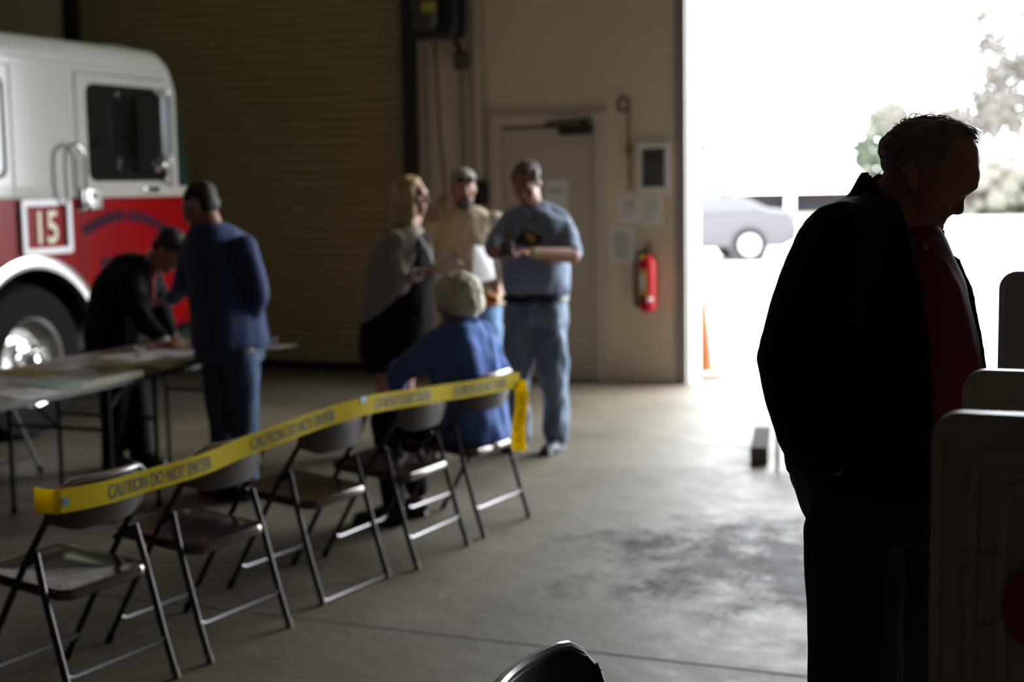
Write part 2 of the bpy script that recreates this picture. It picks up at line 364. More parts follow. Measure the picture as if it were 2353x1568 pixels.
# bell-like coil and cord by picture
p = onY(1433, 240, 11.0); t = thing('cord_reel', 'dark coiled cord on a wall hook right of the door frame', 'cord', (p.x, 11.0, p.z - .5))
bm = bmn()
tube(bm, [V((p.x + .045 * cos(k * pi / 8), 10.99, p.z + .055 * sin(k * pi / 8))) for k in range(0, 33)], .012); part('coil', bm, M_dark, t)
q = onY(1447, 345, 11.0); e = onY(1447, 440, 11.0)
bm = bmn(); tube(bm, [(p.x + .045, 10.99, p.z), (q.x - .01, 10.995, (p.z + q.z) / 2), (q.x, 11.0, q.z), (e.x, 11.0, e.z)], .011); part('cord', bm, mat('olive_cable', (.10, .08, .035), .6), t)
bm = bmn(); box(bm, (q.x, 10.99, q.z), (.055, .05, .10), bev=.012); part('cord_switch', bm, mat('brass_switch', (.13, .09, .03), .5), t)
# dome lamp over the door
p = onY(1240, -12, 10.9); t = thing('wall_lamp', 'round pale dome lamp high on the wall above the door sign', 'lamp', (p.x, 10.95, p.z))
bm = bmn(); loft(bm, [[V((p.x + r * cos(2 * pi * k / 24), 10.88 + r * .8 * sin(2 * pi * k / 24), p.z + z)) for k in range(24)] for z, r in ((-.045, .06), (-.04, .13), (.0, .16), (.06, .12), (.12, .05))]); part('lamp_shade', bm, mat('cream_shade', (.5, .46, .36), .5), t)
bm = bmn(); cone(bm, (p.x, 10.9, p.z + .1), (p.x, 11.06, p.z + .16), .02); part('lamp_arm', bm, M_dark, t)

# unseen fluorescent ceiling fittings, added deep in the bay for a weak glow
def added_tube_lamp(loc, label):
    t = thing('added_ceiling_lamp', label, 'lamp', loc, group='added fluorescent ceiling fittings')
    x, y, z = loc
    bm = bmn(); box(bm, (x, y, z), (.28, 2.4, .06)); part('lamp_body', bm, M_white, t)
    for s in (-.07, .07):
        bm = bmn(); cone(bm, (x + s, y - 1.15, z - .05), (x + s, y + 1.15, z - .05), .019); part('tube', bm, mat('fluorescent_tube', (.9, .95, .85), .3, emit=(.93, 1, .75, 2)), t)
for q in ((-8.3, 9.0, 4.6), (-6.7, 9.0, 4.6)): added_tube_lamp(q, 'added unseen twin tube fluorescent fitting under the ceiling above the fire engine cab')

# ================================================================ OUTSIDE
M_lot = mat('pale_concrete', (.26, .26, .26), .8, n=.1, scale=.4)
bm = bmn(); bx(bm, -70, 60, YT, 62, -.12, -.004); struct('ground', bm, M_lot)
bm = bmn(); bx(bm, -110, 60, 62, 160, -.5, -.02); tag(obj('lawn', bm, mat('dry_grass', (.095, .10, .055), .9, n=.3, scale=.5)), 'strip of pale dry grass beyond the parking lot', 'grass'); bpy.data.objects['lawn']['kind'] = 'structure'
# traffic cone
p = gnd(1625, 862); t = thing('traffic_cone', 'tall orange traffic cone with pale base standing just outside the open bay', 'traffic cone', (p.x - .06, p.y, 0)); cx, cy = t.location.x, t.location.y
cx = onY(1615, 780, p.y).x; t.location.x = cx
bm = bmn(); loft(bm, [[V((cx + r * cos(2 * pi * k / 24), cy + r * sin(2 * pi * k / 24), z)) for k in range(24)] for z, r in ((.04, .10), (.10, .088), (.70, .020), (.705, .012))])
part('cone_body', bm, mat('cone_orange', (.20, .06, .001), .5), t)
bm = bmn(); box(bm, (cx, cy, .02), (.42, .42, .04), bev=.012); part('base', bm, mat('cone_base', (.62, .42, .38), .7), t)

# car
def make_car(name, label, cat, loc, rz, paint, prof_s=1.0):
    t = thing(name, label, cat, loc, rz)
    W = .9
    # side profile (x forward, z) of a sedan, nose at +x
    low = [(-2.38, .42), (-2.42, .62), (-2.36, .92), (-2.25, 1.02), (-1.75, 1.08), (1.0, .98), (1.9, .86), (2.3, .70), (2.38, .5), (2.3, .28), (1.95, .25), (-2.1, .28)]
    bm = bmn(); rings = []
    for s, k in ((-1, .93), (-.97, .985), (-.9, 1), (.9, 1), (.97, .985), (1, .93)):
        rings.append([V((x * k, s * W, .62 + (z - .62) * (1 if abs(s) < .95 else .92))) for x, z in low])
    loft(bm, rings)
    body = obj('body', bm, paint, t)
    cab = [(-1.85, 1.04), (-1.15, 1.40), (-.6, 1.46), (.15, 1.44), (1.1, .97)]
    bm = bmn(); loft(bm, [[V((x * k, s * W * (k2 if z > 1.2 else .97), z)) for x, z in cab] for s, k, k2 in ((-1, .96, .76), (-.85, 1, .80), (.85, 1, .80), (1, .96, .76))])
    obj('roof', bm, paint, t)
    win = [[(-1.55, 1.08), (-1.1, 1.36), (-.95, 1.38), (-1.0, 1.08)], [(-.9, 1.08), (-.85, 1.39), (-.15, 1.40), (-.12, 1.07)], [(-.02, 1.07), (-.05, 1.40), (.15, 1.39), (.85, 1.05)]]
    for s in (-1, 1):
        for q in win:
            bm = bmn(); loft(bm, [[V((x, s * (W * (.88 - (z - 1.08) * .30) + e), z)) for x, z in q] for e in (-.01, .012)]); obj('side_window', bm, mat('car_glass', (.055, .062, .068), .4, spec=.2), t)
    bm = bmn(); loft(bm, [[V((x + e * .3, y, z + e)) for x, y, z in ((-1.83, -.7, 1.06), (-1.83, .7, 1.06), (-1.22, .62, 1.38), (-1.22, -.62, 1.38))] for e in (0, .015)]); obj('rear_window', bm, mat('car_glass', (.055, .062, .068), .4, spec=.2), t)
    bm = bmn(); loft(bm, [[V((x + e, y, z + e)) for x, y, z in ((1.08, -.75, 1.0), (1.08, .75, 1.0), (.22, .62, 1.42), (.22, -.62, 1.42))] for e in (0, .015)]); obj('windshield', bm, mat('car_glass', (.055, .062, .068), .4, spec=.2), t)
    for x in (-1.4, 1.35):
        for s in (-1, 1):
            bm = bmn(); cone(bm, (x, s * .70, .33), (x, s * .905, .33), .40, seg=28); obj('wheel_arch', bm, M_blk, t)
            bm = bmn(); cone(bm, (x, s * .72, .33), (x, s * .92, .33), .33, seg=28); wo = obj('wheel', bm, M_rub, t)
            bm = bmn(); cone(bm, (x, s * .92, .33), (x, s * .935, .33), .225, seg=24); obj('hubcap', bm, mat('hubcap_silver', (.3, .3, .3), .4, .3), wo)
    for s in (-1, 1):
        bm = bmn(); box(bm, (-2.34, s * .70, .86), (.14, .34, .14), bev=.03); obj('tail_light', bm, mat('tail_red', (.5, .05, .06), .3), t)
        bm = bmn(); box(bm, (2.25, s * .66, .68), (.12, .34, .10), bev=.03); obj('headlight', bm, M_white, t)
    return t
g = gnd(1722, 600)
rzc = radians(22.5 + 180 + 2)
make_car('car', 'silver sedan parked across the lot outside the open bay', 'car', (g.x - .0, g.y, 0), rzc, mat('silver_paint', (.052, .050, .053), .6, spec=.2))
cr = [o for o in bpy.data.objects if o.get('category') == 'car'][0]
dv = V((cos(rzc), sin(rzc), 0)); nv = V((-sin(rzc), cos(rzc), 0))
if nv.dot(F0) > 0: nv = -nv
cr.location = V((g.x, g.y, 0)) + dv * 1.4 - nv * .9
# building
def bt(px, py, d): return at(px, py, d)
D = 74.; base = -1.3
L_ = bt(1560, 447, D); Rr = bt(1990, 447, D)
ang = radians(22.5)
t = thing('building', 'long low brick building with a broad white roof behind the parked car', 'building', (L_.x, L_.y, base), ang)
Lw = (Rr - L_).length; ev = L_.z
Mb = mat('brick_wall', (.06, .036, .034), .9, n=.2, scale=3)
bm = bmn(); bx(bm, 0, Lw, .8, 9, 0, ev - base); obj('wall', bm, Mb, t, smooth=False)
rh = bt(1700, 325, D + 5).z - base
bm = bmn(); hx = (at(1650, 330, D + 5) - at(1560, 447, D)).dot(R0); hx2 = (at(1905, 330, D + 5) - at(1560, 447, D)).dot(R0)
vs = [(-.6, -.3, ev - base), (Lw + .6, -.3, ev - base), (Lw + .6, 10, ev - base), (-.6, 10, ev - base), (hx, 5, rh), (hx2, 5, rh)]
bv = [bm.verts.new(v) for v in vs]
for f in ((0, 1, 5, 4), (1, 2, 5), (2, 3, 4, 5), (3, 0, 4), (3, 2, 1, 0)): bm.faces.new([bv[i] for i in f])
obj('roof', bm, mat('white_roof', (.8, .8, .8), .6), t, smooth=False)
bm = bmn(); bx(bm, hx + 1.3, hx + 3.2, 4.8, 5.2, rh - .05, rh + .12); obj('ridge_vent', bm, mat('vent_green', (.22, .27, .24), .7), t)
for i in range(9):
    x = 1 + i * (Lw - 2) / 9
    bm = bmn(); bx(bm, x, x + .8, .74, .82, ev - base - 1.6, ev - base - .35); obj('window', bm, mat('far_glass', (.02, .02, .025), .6, spec=.1), t)
bm = bmn(); xx = (at(1815, 447, D) - L_).dot(R0); bx(bm, xx - .22, xx + .22, -.2, .2, 0, ev - base + .05); obj('porch_post', bm, mat('white_roof', (.8, .8, .8), .6), t)
# trees
M_leaf = mat('magnolia_leaves', (.046, .056, .030), .7, n=.35, scale=1.5); M_leaf2 = mat('twig_haze', (.105, .086, .078), .9, n=.2, scale=1.2, col2=(.09, .086, .066)); M_bark = mat('bark', (.12, .10, .09), .9)
def leafy(name, label, px, pyt, pyb, d, wpx, seed, m, n=900, conical=True, leaf=.22):
    random.seed(seed); top = at(px, pyt, d).z; g = at(px, pyb, d); H_ = top + 1.2; rad = wpx / FPX * d / 2
    t = thing(name, label, 'tree', (g.x, g.y, -.1), group=None)
    bm = bmn(); cone(bm, (g.x, g.y, -.1), (g.x, g.y, top * .9), .18, .04); part('trunk', bm, M_bark, t)
    bm = bmn(); z0 = at(px, pyb, d).z
    for k in range(n):
        u = random.random() ** .8; z = z0 + (top - z0) * u
        prof = (1 - u) ** .55 * 1.0 if conical else sqrt(max(0, 1 - (2 * u - 1) ** 2))
        if conical: prof *= min(1, .55 + u * 2.2)
        r = rad * prof * random.uniform(.25, 1) ** .5 * (1 + .15 * sin(6 * u * pi + seed)); a = random.uniform(0, 2 * pi)
        p = V((g.x + r * cos(a), g.y + r * sin(a), z)); s = leaf * random.uniform(.6, 1.5)
        M = Matrix.Translation(p) @ Matrix.Rotation(random.uniform(0, 6), 4, 'Z') @ Matrix.Rotation(random.uniform(-1, 1), 4, 'X') @ Matrix.Diagonal((s, s * .8, s * .5, 1))
        bmesh.ops.create_icosphere(bm, subdivisions=1, radius=1, matrix=M)
    part('foliage', bm, m, t, smooth=False)
leafy('evergreen_tree', 'bushy green tree standing right of the white roof, beside the dark man\'s head', 2040, 236, 462, 84, 250, 3, M_leaf, 1500)
leafy('evergreen_tree', 'part of a green tree seen just beyond the door jamb above the car', 1613, 322, 470, 92, 75, 5, M_leaf, 350)
def branchy(label, px, pyt, d, seed, spread=1., haze=500):
    random.seed(seed); g = at(px, 480, d); top = at(px, pyt, d).z
    t = thing('bare_tree', label, 'tree', (g.x, g.y, -.1))
    bm = bmn(); tips = []
    def grow(p, dr, L, r, lev):
        q = p + dr * L; cone(bm, p, q, r, r * .7, seg=5, caps=False); tips.append(q)
        if lev == 0: return
        for _ in range(3 if lev > 1 else 3):
            nd = (dr + V((random.uniform(-1, 1), random.uniform(-1, 1), random.uniform(-.3, .6))) * .75 * spread).normalized()
            grow(p + dr * L * random.uniform(.55, 1), nd, L * random.uniform(.6, .8), r * .6, lev - 1)
    grow(V((g.x, g.y, -.1)), V((0, 0, 1)), top * .44, .16, 5); part('branches', bm, M_bark, t)
    bm = bmn()
    for _ in range(haze):
        p = random.choice(tips) + V((random.gauss(0, .35), random.gauss(0, .35), random.gauss(0, .35))); s = random.uniform(.05, .14)
        bmesh.ops.create_icosphere(bm, subdivisions=1, radius=s, matrix=Matrix.Translation(p) @ Matrix.Diagonal((1, 1, .6, 1)))
    part('buds_and_leaves', bm, M_leaf2, t, smooth=False)
branchy('tall thin budding tree reaching the top right corner of the opening', 2330, 20, 66, 11, .9, 1900)
branchy('pinkish budding tree between the man\'s forehead and the tall corner tree', 2262, 190, 70, 12, 1.0, 1900)
branchy('low bare tree just behind the man\'s forehead, left of the taller ones', 2170, 235, 74, 13, 1.1, 1100)
branchy('budding tree at the far right edge behind the white booths', 2400, 120, 62, 14, 1., 1500)
random.seed(21)
M_hedge = mat('scrub', (.105, .088, .078), .95, n=.3, scale=.8, col2=(.08, .08, .056))
bm = bmn()
for k in range(420):
    px = random.uniform(2120, 2520); u = random.random(); d = random.uniform(62.5, 70); p = at(px, 300, d); z = random.uniform(0, at(px, 385 + 25 * sin(px / 31.), d).z)
    bmesh.ops.create_icosphere(bm, subdivisions=1, radius=random.uniform(.25, .6), matrix=Matrix.Translation((p.x, p.y, z)))
o = obj('scrub_thicket', bm, M_hedge, smooth=False); tag(o, 'brownish thicket of scrub along the far edge of the lot', 'bushes'); o['kind'] = 'stuff'

# small slab block and stand near the foreground man
g0 = gnd(1744, 1070); g1 = gnd(1757, 985)
t = thing('timber_block', 'short dark-topped timber block lying on the floor left of the foreground man', 'block', (g0.x, g0.y, 0))
dr = (V((g1.x, g1.y, 0)) - V((g0.x, g0.y, 0))).normalized(); sd = V((dr.y, -dr.x, 0)); L = .80
def obox(bm, o, dr, sd, l0, l1, s0, s1, z0, z1):
    loft(bm, [[V(o) + dr * l + sd * s + UP * z for s, z in ((s0, z0), (s1, z0), (s1, z1), (s0, z1))] for l in (l0, l1)])
bm = bmn(); obox(bm, g0, dr, sd, 0, L, -.05, .05, 0, .09); part('beam', bm, mat('old_timber', (.20, .17, .12), .8, n=.3, scale=12), t)
bm = bmn(); obox(bm, g0, dr, sd, .01, L - .06, -.05, .05, .09, .10); part('rubber_pad', bm, mat('worn_rubber', (.05, .045, .04), .95, spec=.1), t)
g = gnd(1786, 1080); t = thing('step_stool', 'low black metal stool mostly hidden behind the foreground man, one leg showing', 'stool', (g.x + .18, g.y + .1, 0)); x, y = g.x, g.y
bm = bmn(); bx(bm, x - .03, x + .38, y - .03, y + .3, .27, .30, bev=.008); part('seat', bm, M_dark, t)
for a_, b_ in ((0, 0), (.35, 0), (0, .27), (.35, .27)):
    bm = bmn(); cone(bm, (x + a_, y + b_, 0), (x + a_, y + b_, .28), .011); part('leg', bm, M_blk, t)

# ================================================================ FIRE ENGINE
TX = -6.45; W = 2.45
t = thing('fire_engine', 'red and white fire engine number 15 parked facing the roller door', 'fire engine', (TX - W / 2, 6.0, 0))
YC0, YF = 4.9, 9.05      # cab from/to
# wheel-arch cutting profile for the lower cab side
ayc, azc, ar = 7.405, .50, .66
def side_outline():
    pts = [(YC0, 1.60), (YC0, .62)]
    a0 = math.acos(max(-1, -(ayc - YC0) / 99)) if False else None
    th0 = math.asin((.62 - azc) / ar)
    n = 20
    for k in range(n + 1):
        a = pi - th0 - (pi - 2 * th0) * k / n; pts.append((ayc + ar * cos(a), azc + ar * sin(a)))
    pts += [(9.02, .62), (9.12, .9), (9.15, 1.60)]
    return pts
def ngon_plate(bm, pts, x0, x1):
    a = [bm.verts.new((x0, y, z)) for y, z in pts]; b = [bm.verts.new((x1, y, z)) for y, z in pts]
    bm.faces.new(a); bm.faces.new(b[::-1])
    for k in range(len(pts)): bm.faces.new((a[k], b[k], b[(k + 1) % len(pts)], a[(k + 1) % len(pts)]))
bm = bmn(); ngon_plate(bm, side_outline(), TX - .03, TX); ngon_plate(bm, side_outline(), TX - W, TX - W + .03)
bx(bm, TX - W + .03, TX - .03, 9.09, 9.14, .62, 1.6); bx(bm, TX - W + .03, TX - .03, YC0, YC0 + .03, .62, 1.6)
part('lower_cab', bm, M_red, t)
bm = bmn(); bx(bm, TX - W + .04, TX - .35, YC0 + .05, 9.0, .55, 1.3); part('inner_chassis', bm, M_blk, t)
# upper cab as lofted rings from rear to front with rounded roof shoulders
def cab_ring(y, zt, zb=1.6, r=.12):
    o = []
    for s in (1, -1):
        xs = TX if s == 1 else TX - W
        seq = [(xs, zb), (xs, zt - r)] + [(xs - s * r * (1 - cos(k * pi / 10)), zt - r + r * sin(k * pi / 10)) for k in range(1, 6)]
        o += [V((x, y, z)) for x, z in (seq if s == 1 else seq[::-1])]
    return o
bm = bmn(); loft(bm, [cab_ring(YC0, 2.66), cab_ring(8.75, 2.66), cab_ring(8.88, 2.655), cab_ring(8.98, 2.61, r=.14), cab_ring(9.035, 2.50, r=.16)]); part('upper_cab', bm, M_white, t)
# ring at front tapers: raked pillar below roof nose
bm = bmn(); ngon_plate(bm, [(8.90, 2.3), (9.03, 2.3), (9.03, 2.16), (8.985, 2.08), (8.985, 1.74), (9.03, 1.67), (9.17, 1.62), (9.17, 1.55), (8.90, 1.55)], TX - .10, TX - .002); part('windshield_pillar', bm, M_white, t); bm = bmn()
ngon_plate(bm, [(8.90, 2.3), (9.03, 2.3), (9.03, 2.16), (8.985, 2.08), (8.985, 1.74), (9.03, 1.67), (9.17, 1.62), (9.17, 1.55), (8.90, 1.55)], TX - W + .002, TX - W + .10); part('windshield_pillar', bm, M_white, t)
bm = bmn(); loft(bm, [[V((x, y, z)) for y, z in ((9.03, 2.42), (9.16, 1.63), (9.19, 1.63), (9.06, 2.42))] for x in (TX - .012, TX - W + .012)]); ngon_plate(bm, [(8.98, 2.2), (9.07, 2.2), (9.165, 1.63), (8.98, 1.63)], TX - .03, TX - .012); part('windshield', bm, mat('green_glass', (.010, .035, .028), .06), t)
bm = bmn(); bx(bm, TX - W, TX + .004, YC0, 9.17, 1.585, 1.66, bev=.006); part('waist_trim', bm, M_white, t)
bm = bmn(); bx(bm, TX - W - .02, TX + .015, YC0, 8.85, 2.50, 2.535, bev=.008); part('drip_rail', bm, mat('grey_seam', (.45, .44, .41), .4), t)
# windows
def window(y0, y1, z0, z1, slant=.0):
    cy, cz = (y0 + y1) / 2, (z0 + z1) / 2; ww, hh = y1 - y0, z1 - z0
    o_ = [(a + (slant * (.5 - b / hh) * (1 if a > 0 else 0)), b) for a, b in rrect(ww, hh, .07)]
    i_ = [(a * .955, b * .955) for a, b in o_]
    bm = bmn(); frame_ring(bm, o_, i_, (TX, cy, cz), (0, 1, 0), (0, 0, 1), -.01, .014); f = part('window_frame', bm, M_rub, t)
    bm = bmn(); plate(bm, i_, (TX, cy, cz), (0, 1, 0), (0, 0, 1), .0, .007); sub('pane', bm, M_glass, f)
window(8.02, 8.80, 1.70, 2.37, .10); window(6.42, 7.20, 1.72, 2.37)
bm = bmn(); bx(bm, TX, TX + .008, 8.52, 8.545, 1.72, 2.34); part('window_divider', bm, M_rub, t)
# door seams
def seam(pts, nm='door_seam'):
    bm = bmn(); tube(bm, [V((TX + .001, y, z)) for y, z in pts], .005, seg=5); part(nm, bm, mat('seam_dark', (.07, .06, .055), .8), t)
seam([(7.90, .95), (7.90, 2.44), (8.90, 2.44)]); seam([(7.27, 1.22), (7.27, 2.44), (6.3, 2.44), (6.3, .7)])
# chrome arch
bm = bmn(); n = 28
for r0, r1, x0, x1 in ((.63, .715, TX - .06, TX + .03),):
    rings = []
    for k in range(n + 1):
        a = radians(-5 + 190 * k / n) if False else radians(28 + 150 * k / n)
        rings.append([V((x, ayc + r * cos(a), azc + r * sin(a))) for x, r in ((x0, r0), (x1 - .01, r0), (x1, (r0 + r1) / 2), (x1 - .012, r1), (x0, r1))])
    loft(bm, rings)
part('wheel_arch_trim', bm, mat('polished_trim', (.72, .70, .68), .22, 1), t)
# wheels
def wheel(x, y, s):
    R_, ro = .515, TX
    bm = bmn(); pr = [(-.14, .30), (-.15, .42), (-.13, .49), (-.08, R_), (.08, R_), (.13, .49), (.15, .42), (.13, .30)]
    vs = [[bm.verts.new((x + dx, y + r * cos(2 * pi * k / 48), R_ + r * sin(2 * pi * k / 48))) for k in range(48)] for dx, r in pr]
    for i in range(len(vs)):
        for k in range(48): bm.faces.new((vs[i][k], vs[i][(k + 1) % 48], vs[(i + 1) % len(vs)][(k + 1) % 48], vs[(i + 1) % len(vs)][k]))
    w_ = part('wheel', bm, M_rub, t)
    bm = bmn(); pr = [(.125, .305), (.15, .30), (.14, .275), (.06, .24), (.02, .215), (.02, .17), (.10, .15), (.115, .12), (.115, .0001)]
    loft(bm, [[V((x + s * dx, y + r * cos(2 * pi * k / 36), R_ + r * sin(2 * pi * k / 36))) for k in range(36)] for dx, r in pr], caps=False); sub('rim', bm, M_chrome, w_)
    bm = bmn(); loft(bm, [[V((x + s * dx, y + r * cos(2 * pi * k / 20), R_ + r * sin(2 * pi * k / 20))) for k in range(20)] for dx, r in ((.10, .085), (.17, .075), (.19, .05), (.20, .01))]); sub('hub_cap', bm, M_chrome, w_)
    for k in range(10):
        bm = bmn(); a = 2 * pi * k / 10; c = V((x + s * .11, y + .125 * cos(a), R_ + .125 * sin(a))); cone(bm, c, c + V((s * .045, 0, 0)), .016, .012, seg=8); sub('lug_nut', bm, M_chrome, w_)
wheel(TX - .19, 7.405, 1); wheel(TX - W + .19, 7.405, -1)
# number panel
P0 = onX(42, 460, TX); P1 = onX(163, 580, TX); cy, cz = (P0.y + P1.y) / 2, (P0.z + P1.z) / 2; ww, hh = P1.y - P0.y, P0.z - P1.z
bm = bmn(); frame_ring(bm, rrect(ww, hh, .025), rrect(ww - .085, hh - .085, .012), (TX, cy, cz), (0, 1, 0), (0, 0, 1), 0, .025); part('number_frame', bm, mat('white_frame', (.85, .85, .88), .4), t)
me = text_mesh('15', .30, .003, .84, 'CENTER')
me.transform(Matrix(((0, 0, 1, TX + .006), (1, 0, 0, cy), (0, 1, 0, cz - .105), (0, 0, 0, 1)))); part('number_15', me, mat('cream_digits', (.75, .68, .52), .4), t)
# arched crest lettering, too worn to read: two runs of purple letter shapes and a short word below
M_pur = mat('purple_letters', (.035, .003, .018), .6, spec=.1)
for u0_, u1_, nL in ((-1, -.1, 9), (.1, 1, 7)):
    bm = bmn()
    for k in range(nL):
        u = u0_ + (u1_ - u0_) * k / (nL - 1); c_ = onX(291 + 92 * u, 495 + 33 * u * u, TX + .003); e_ = onX(291 + 92 * (u + .02), 495 + 33 * (u + .02) ** 2, TX + .003); v_ = e_ - c_
        box(bm, c_, (.003, .060, .072), Matrix.Rotation(math.atan2(v_.z, v_.y), 3, 'X'))
    part('crest_word', bm, M_pur, t)
q = onX(238, 605, TX); bm = bmn()
for k in range(4): box(bm, (TX + .002, q.y + k * .05, q.z), (.003, .052, .085))
part('crest_word', bm, M_pur, t)
# grab rail, latch, mirrors
y0 = onX(135, 450, TX).y; y1 = onX(182, 450, TX).y; ym = (y0 + y1) / 2; zt = onX(158, 332, TX).z; rr_ = (y1 - y0) / 2; zl = onX(158, 475, TX).z
pts = [(TX, y0, zl), (TX + .06, y0, zl + .02), (TX + .06, y0, zt - rr_)] + [(TX + .06, ym - rr_ * cos(k * pi / 8), zt - rr_ + rr_ * sin(k * pi / 8)) for k in range(9)] + [(TX + .06, y1, zl + .02), (TX, y1, zl - .03)]
bm = bmn(); tube(bm, pts, .013); part('grab_rail', bm, M_chrome, t)
a = onX(182, 433, TX); b = onX(230, 482, TX); bm = bmn(); bx(bm, TX, TX + .03, a.y, b.y, b.z, a.z, bev=.01); lt = part('door_latch', bm, M_alu, t)
bm = bmn(); ball(bm, (TX + .04, a.y + .12, a.z - .05), .022); sub('latch_knob', bm, M_alu, lt); bm = bmn(); ball(bm, (TX + .04, a.y + .05, a.z - .12), .022); sub('latch_knob', bm, M_chrome, lt)
a = onX(372, 215, TX + .22); b = onX(386, 365, TX + .22); ax, az, bz = a.y, a.z, onX(380, 360, TX + .22).z
bm = bmn(); bx(bm, TX + .20, TX + .235, ax - .04, ax + .10, bz, az, bev=.012); part('side_mirror', bm, mat('mirror_shell', (.16, .19, .20), .25), t)
bm = bmn(); tube(bm, [(TX, 8.9, az + .05), (TX + .22, ax + .06, az + .02), (TX + .22, ax + .06, bz - .04), (TX, 8.95, 1.66)], .012); part('mirror_arm', bm, M_chrome, t)
bm = bmn(); ball(bm, (TX + .16, ax + .02, bz - .06), (.05, .03, .05)); part('convex_mirror', bm, M_chrome, t)
bm = bmn(); bx(bm, TX, TX + .018, 8.60, 8.78, 1.615, 1.66, bev=.006); part('marker_light', bm, M_chrome, t)
bm = bmn(); q = onX(247, 125, TX - .9); bx(bm, TX - 1.7, TX - .9, q.y, q.y + .3, 2.66, 2.80, bev=.03); part('light_bar', bm, M_white, t)
bm = bmn(); bx(bm, TX - .88, TX - .80, q.y, q.y + .12, 2.66, 2.77, bev=.01); part('beacon', bm, M_white, t)
bm = bmn(); bx(bm, TX - W - .02, TX + .0, 9.16, 9.55, .45, .75, bev=.03); part('front_bumper', bm, M_chrome, t)
bm = bmn(); bx(bm, TX - W + .4, TX - .4, 9.14, 9.17, .85, 1.45, bev=.01); part('grille', bm, M_chrome, t)
bm = bmn(); bx(bm, TX - .35, TX + .0, 7.98 + .1, 8.95, .35, .42); part('cab_step', bm, M_grey, t)
# body behind the cab
bm = bmn(); bx(bm, TX - W, TX, -1.0, 4.3, .95, 2.7, bev=.03); part('rear_body', bm, M_red, t)
bm = bmn(); bx(bm, TX - W + .1, TX - .1, 4.3, 4.9, .6, 2.5, bev=.02); part('pump_panel', bm, M_alu, t)
bm = bmn(); bx(bm, TX - W + .3, TX - .3, -1.0, 9.1, .5, .95); part('frame_rails', bm, M_blk, t)
for y0 in (.2, 1.8, 3.0):
    bm = bmn(); bx(bm, TX, TX + .02, y0, y0 + 1.0, 1.15, 2.4, bev=.006); part('locker_door', bm, M_alu, t)
wheel(TX - .19, 1.3, 1); wheel(TX - W + .19, 1.3, -1)

# ================================================================ FOLDING CHAIRS
def make_chair(label, group, m_seat=M_chair, m_tube=M_chair_t, m_back=None):
    """origin: midpoint of rear feet, +y is the way the chair faces"""
    t = thing('folding_chair', label, 'chair', (0, 0, 0), 0, group)
    # seat pan
    o_ = rrect(.385, .40, .05); bm = bmn()
    def sp(s, z): return [V((a * s, .262 + b * s, z + (b * s + .2) * .085)) for a, b in o_]
    loft(bm, [sp(.97, .360), sp(1.0, .368), sp(1.0, .388), sp(.975, .396), sp(.93, .396), sp(.80, .391), sp(.4, .384)]); obj('seat', bm, m_seat, t)
    # curved backrest
    bm = bmn(); n = 14; rings = []
    for k in range(n + 1):
        u = -1 + 2 * k / n; x = u * .205; cv = -.045 * (1 - u * u)
        zt = .735 - .055 * (max(0, abs(u) - .62) / .38) ** 2; zb = .575 + .035 * max(0, abs(u) - .6) / .4
        ring = []
        for z, dy in ((zb, -.004), ((zb + zt) / 2, -.006), (zt - .012, -.002), (zt, .004), (zt - .005, .012), ((zb + zt) / 2, .006), (zb, .006)):
            ring.append(V((x, .105 - (z - .575) * .17 + cv + dy, z)))
        rings.append(ring)
    loft(bm, rings); obj('backrest', bm, m_back or mat('backrest_enamel', (.040, .028, .022), .35, 0, spec=.35), t)
    # top bar following the curve
    bm = bmn(); pts = []
    for k in range(15):
        u = -1 + 2 * k / 14; pts.append(V((u * .205, .078 - .045 * (1 - u * u), .737 - .055 * (max(0, abs(u) - .62) / .38) ** 2)))
    tube(bm, pts, .011); obj('back_rail', bm, mat('bright_edge', (.34, .31, .30), .25, .8), t)
    for s in (-1, 1):
        x = s * .207
        bm = bmn(); tube(bm, [(x, .082, .682), (x, .105, .62), (x, .19, .50), (x, .262, .385), (x, .475, .025)], .0115); l_ = obj('front_leg', bm, m_tube, t)
        bm = bmn(); cone(bm, (x, .468, .04), (x, .488, .0), .0135); obj('foot_cap', bm, M_rub, l_)
        x2 = s * .222
        bm = bmn(); tube(bm, [(x2 * .97, .150, .515), (x2, .115, .385), (x2, .045, .14), (x2, .006, .02)], .0115); l_ = obj('rear_leg', bm, m_tube, t)
        bm = bmn(); cone(bm, (x2, .009, .035), (x2, -.001, 0), .0135); obj('foot_cap', bm, M_tan, l_)
        bm = bmn(); box(bm, (s * .2, .19, .485), (.012, .09, .022), Matrix.Rotation(-.6, 3, 'X')); obj('hinge_bracket', bm, m_tube, t)
    for y, z, hw in ((.045, .14, .222), (.425, .105, .207)):
        bm = bmn(); tube(bm, [(-hw, y, z), (-hw + .03, y, z - .012), (hw - .03, y, z - .012), (hw, y, z)], .0095); obj('crossbar', bm, mat('worn_bar', (.16, .15, .155), .3, .7), t)
    return t
GR = 'brown folding chairs in the taped row'
c0 = make_chair('brown folding chair nearest the camera at the left end of the taped row', None)
row = [((-2.84, 3.60), 6, 'brown folding chair nearest the camera at the left end of the taped row'),
       ((-2.774, 4.209), 6.2, 'second brown folding chair from the left in the taped row'),
       ((-2.746, 4.94), 7.4, 'middle brown folding chair of the taped row, its rear bar low on the floor'),
       ((-2.635, 5.53), 4.5, 'fourth taped folding chair, empty, just left of the seated white-haired person'),
       ((-2.58, 6.13), 6.3, 'last folding chair of the taped row, carrying the person in the blue shirt')]
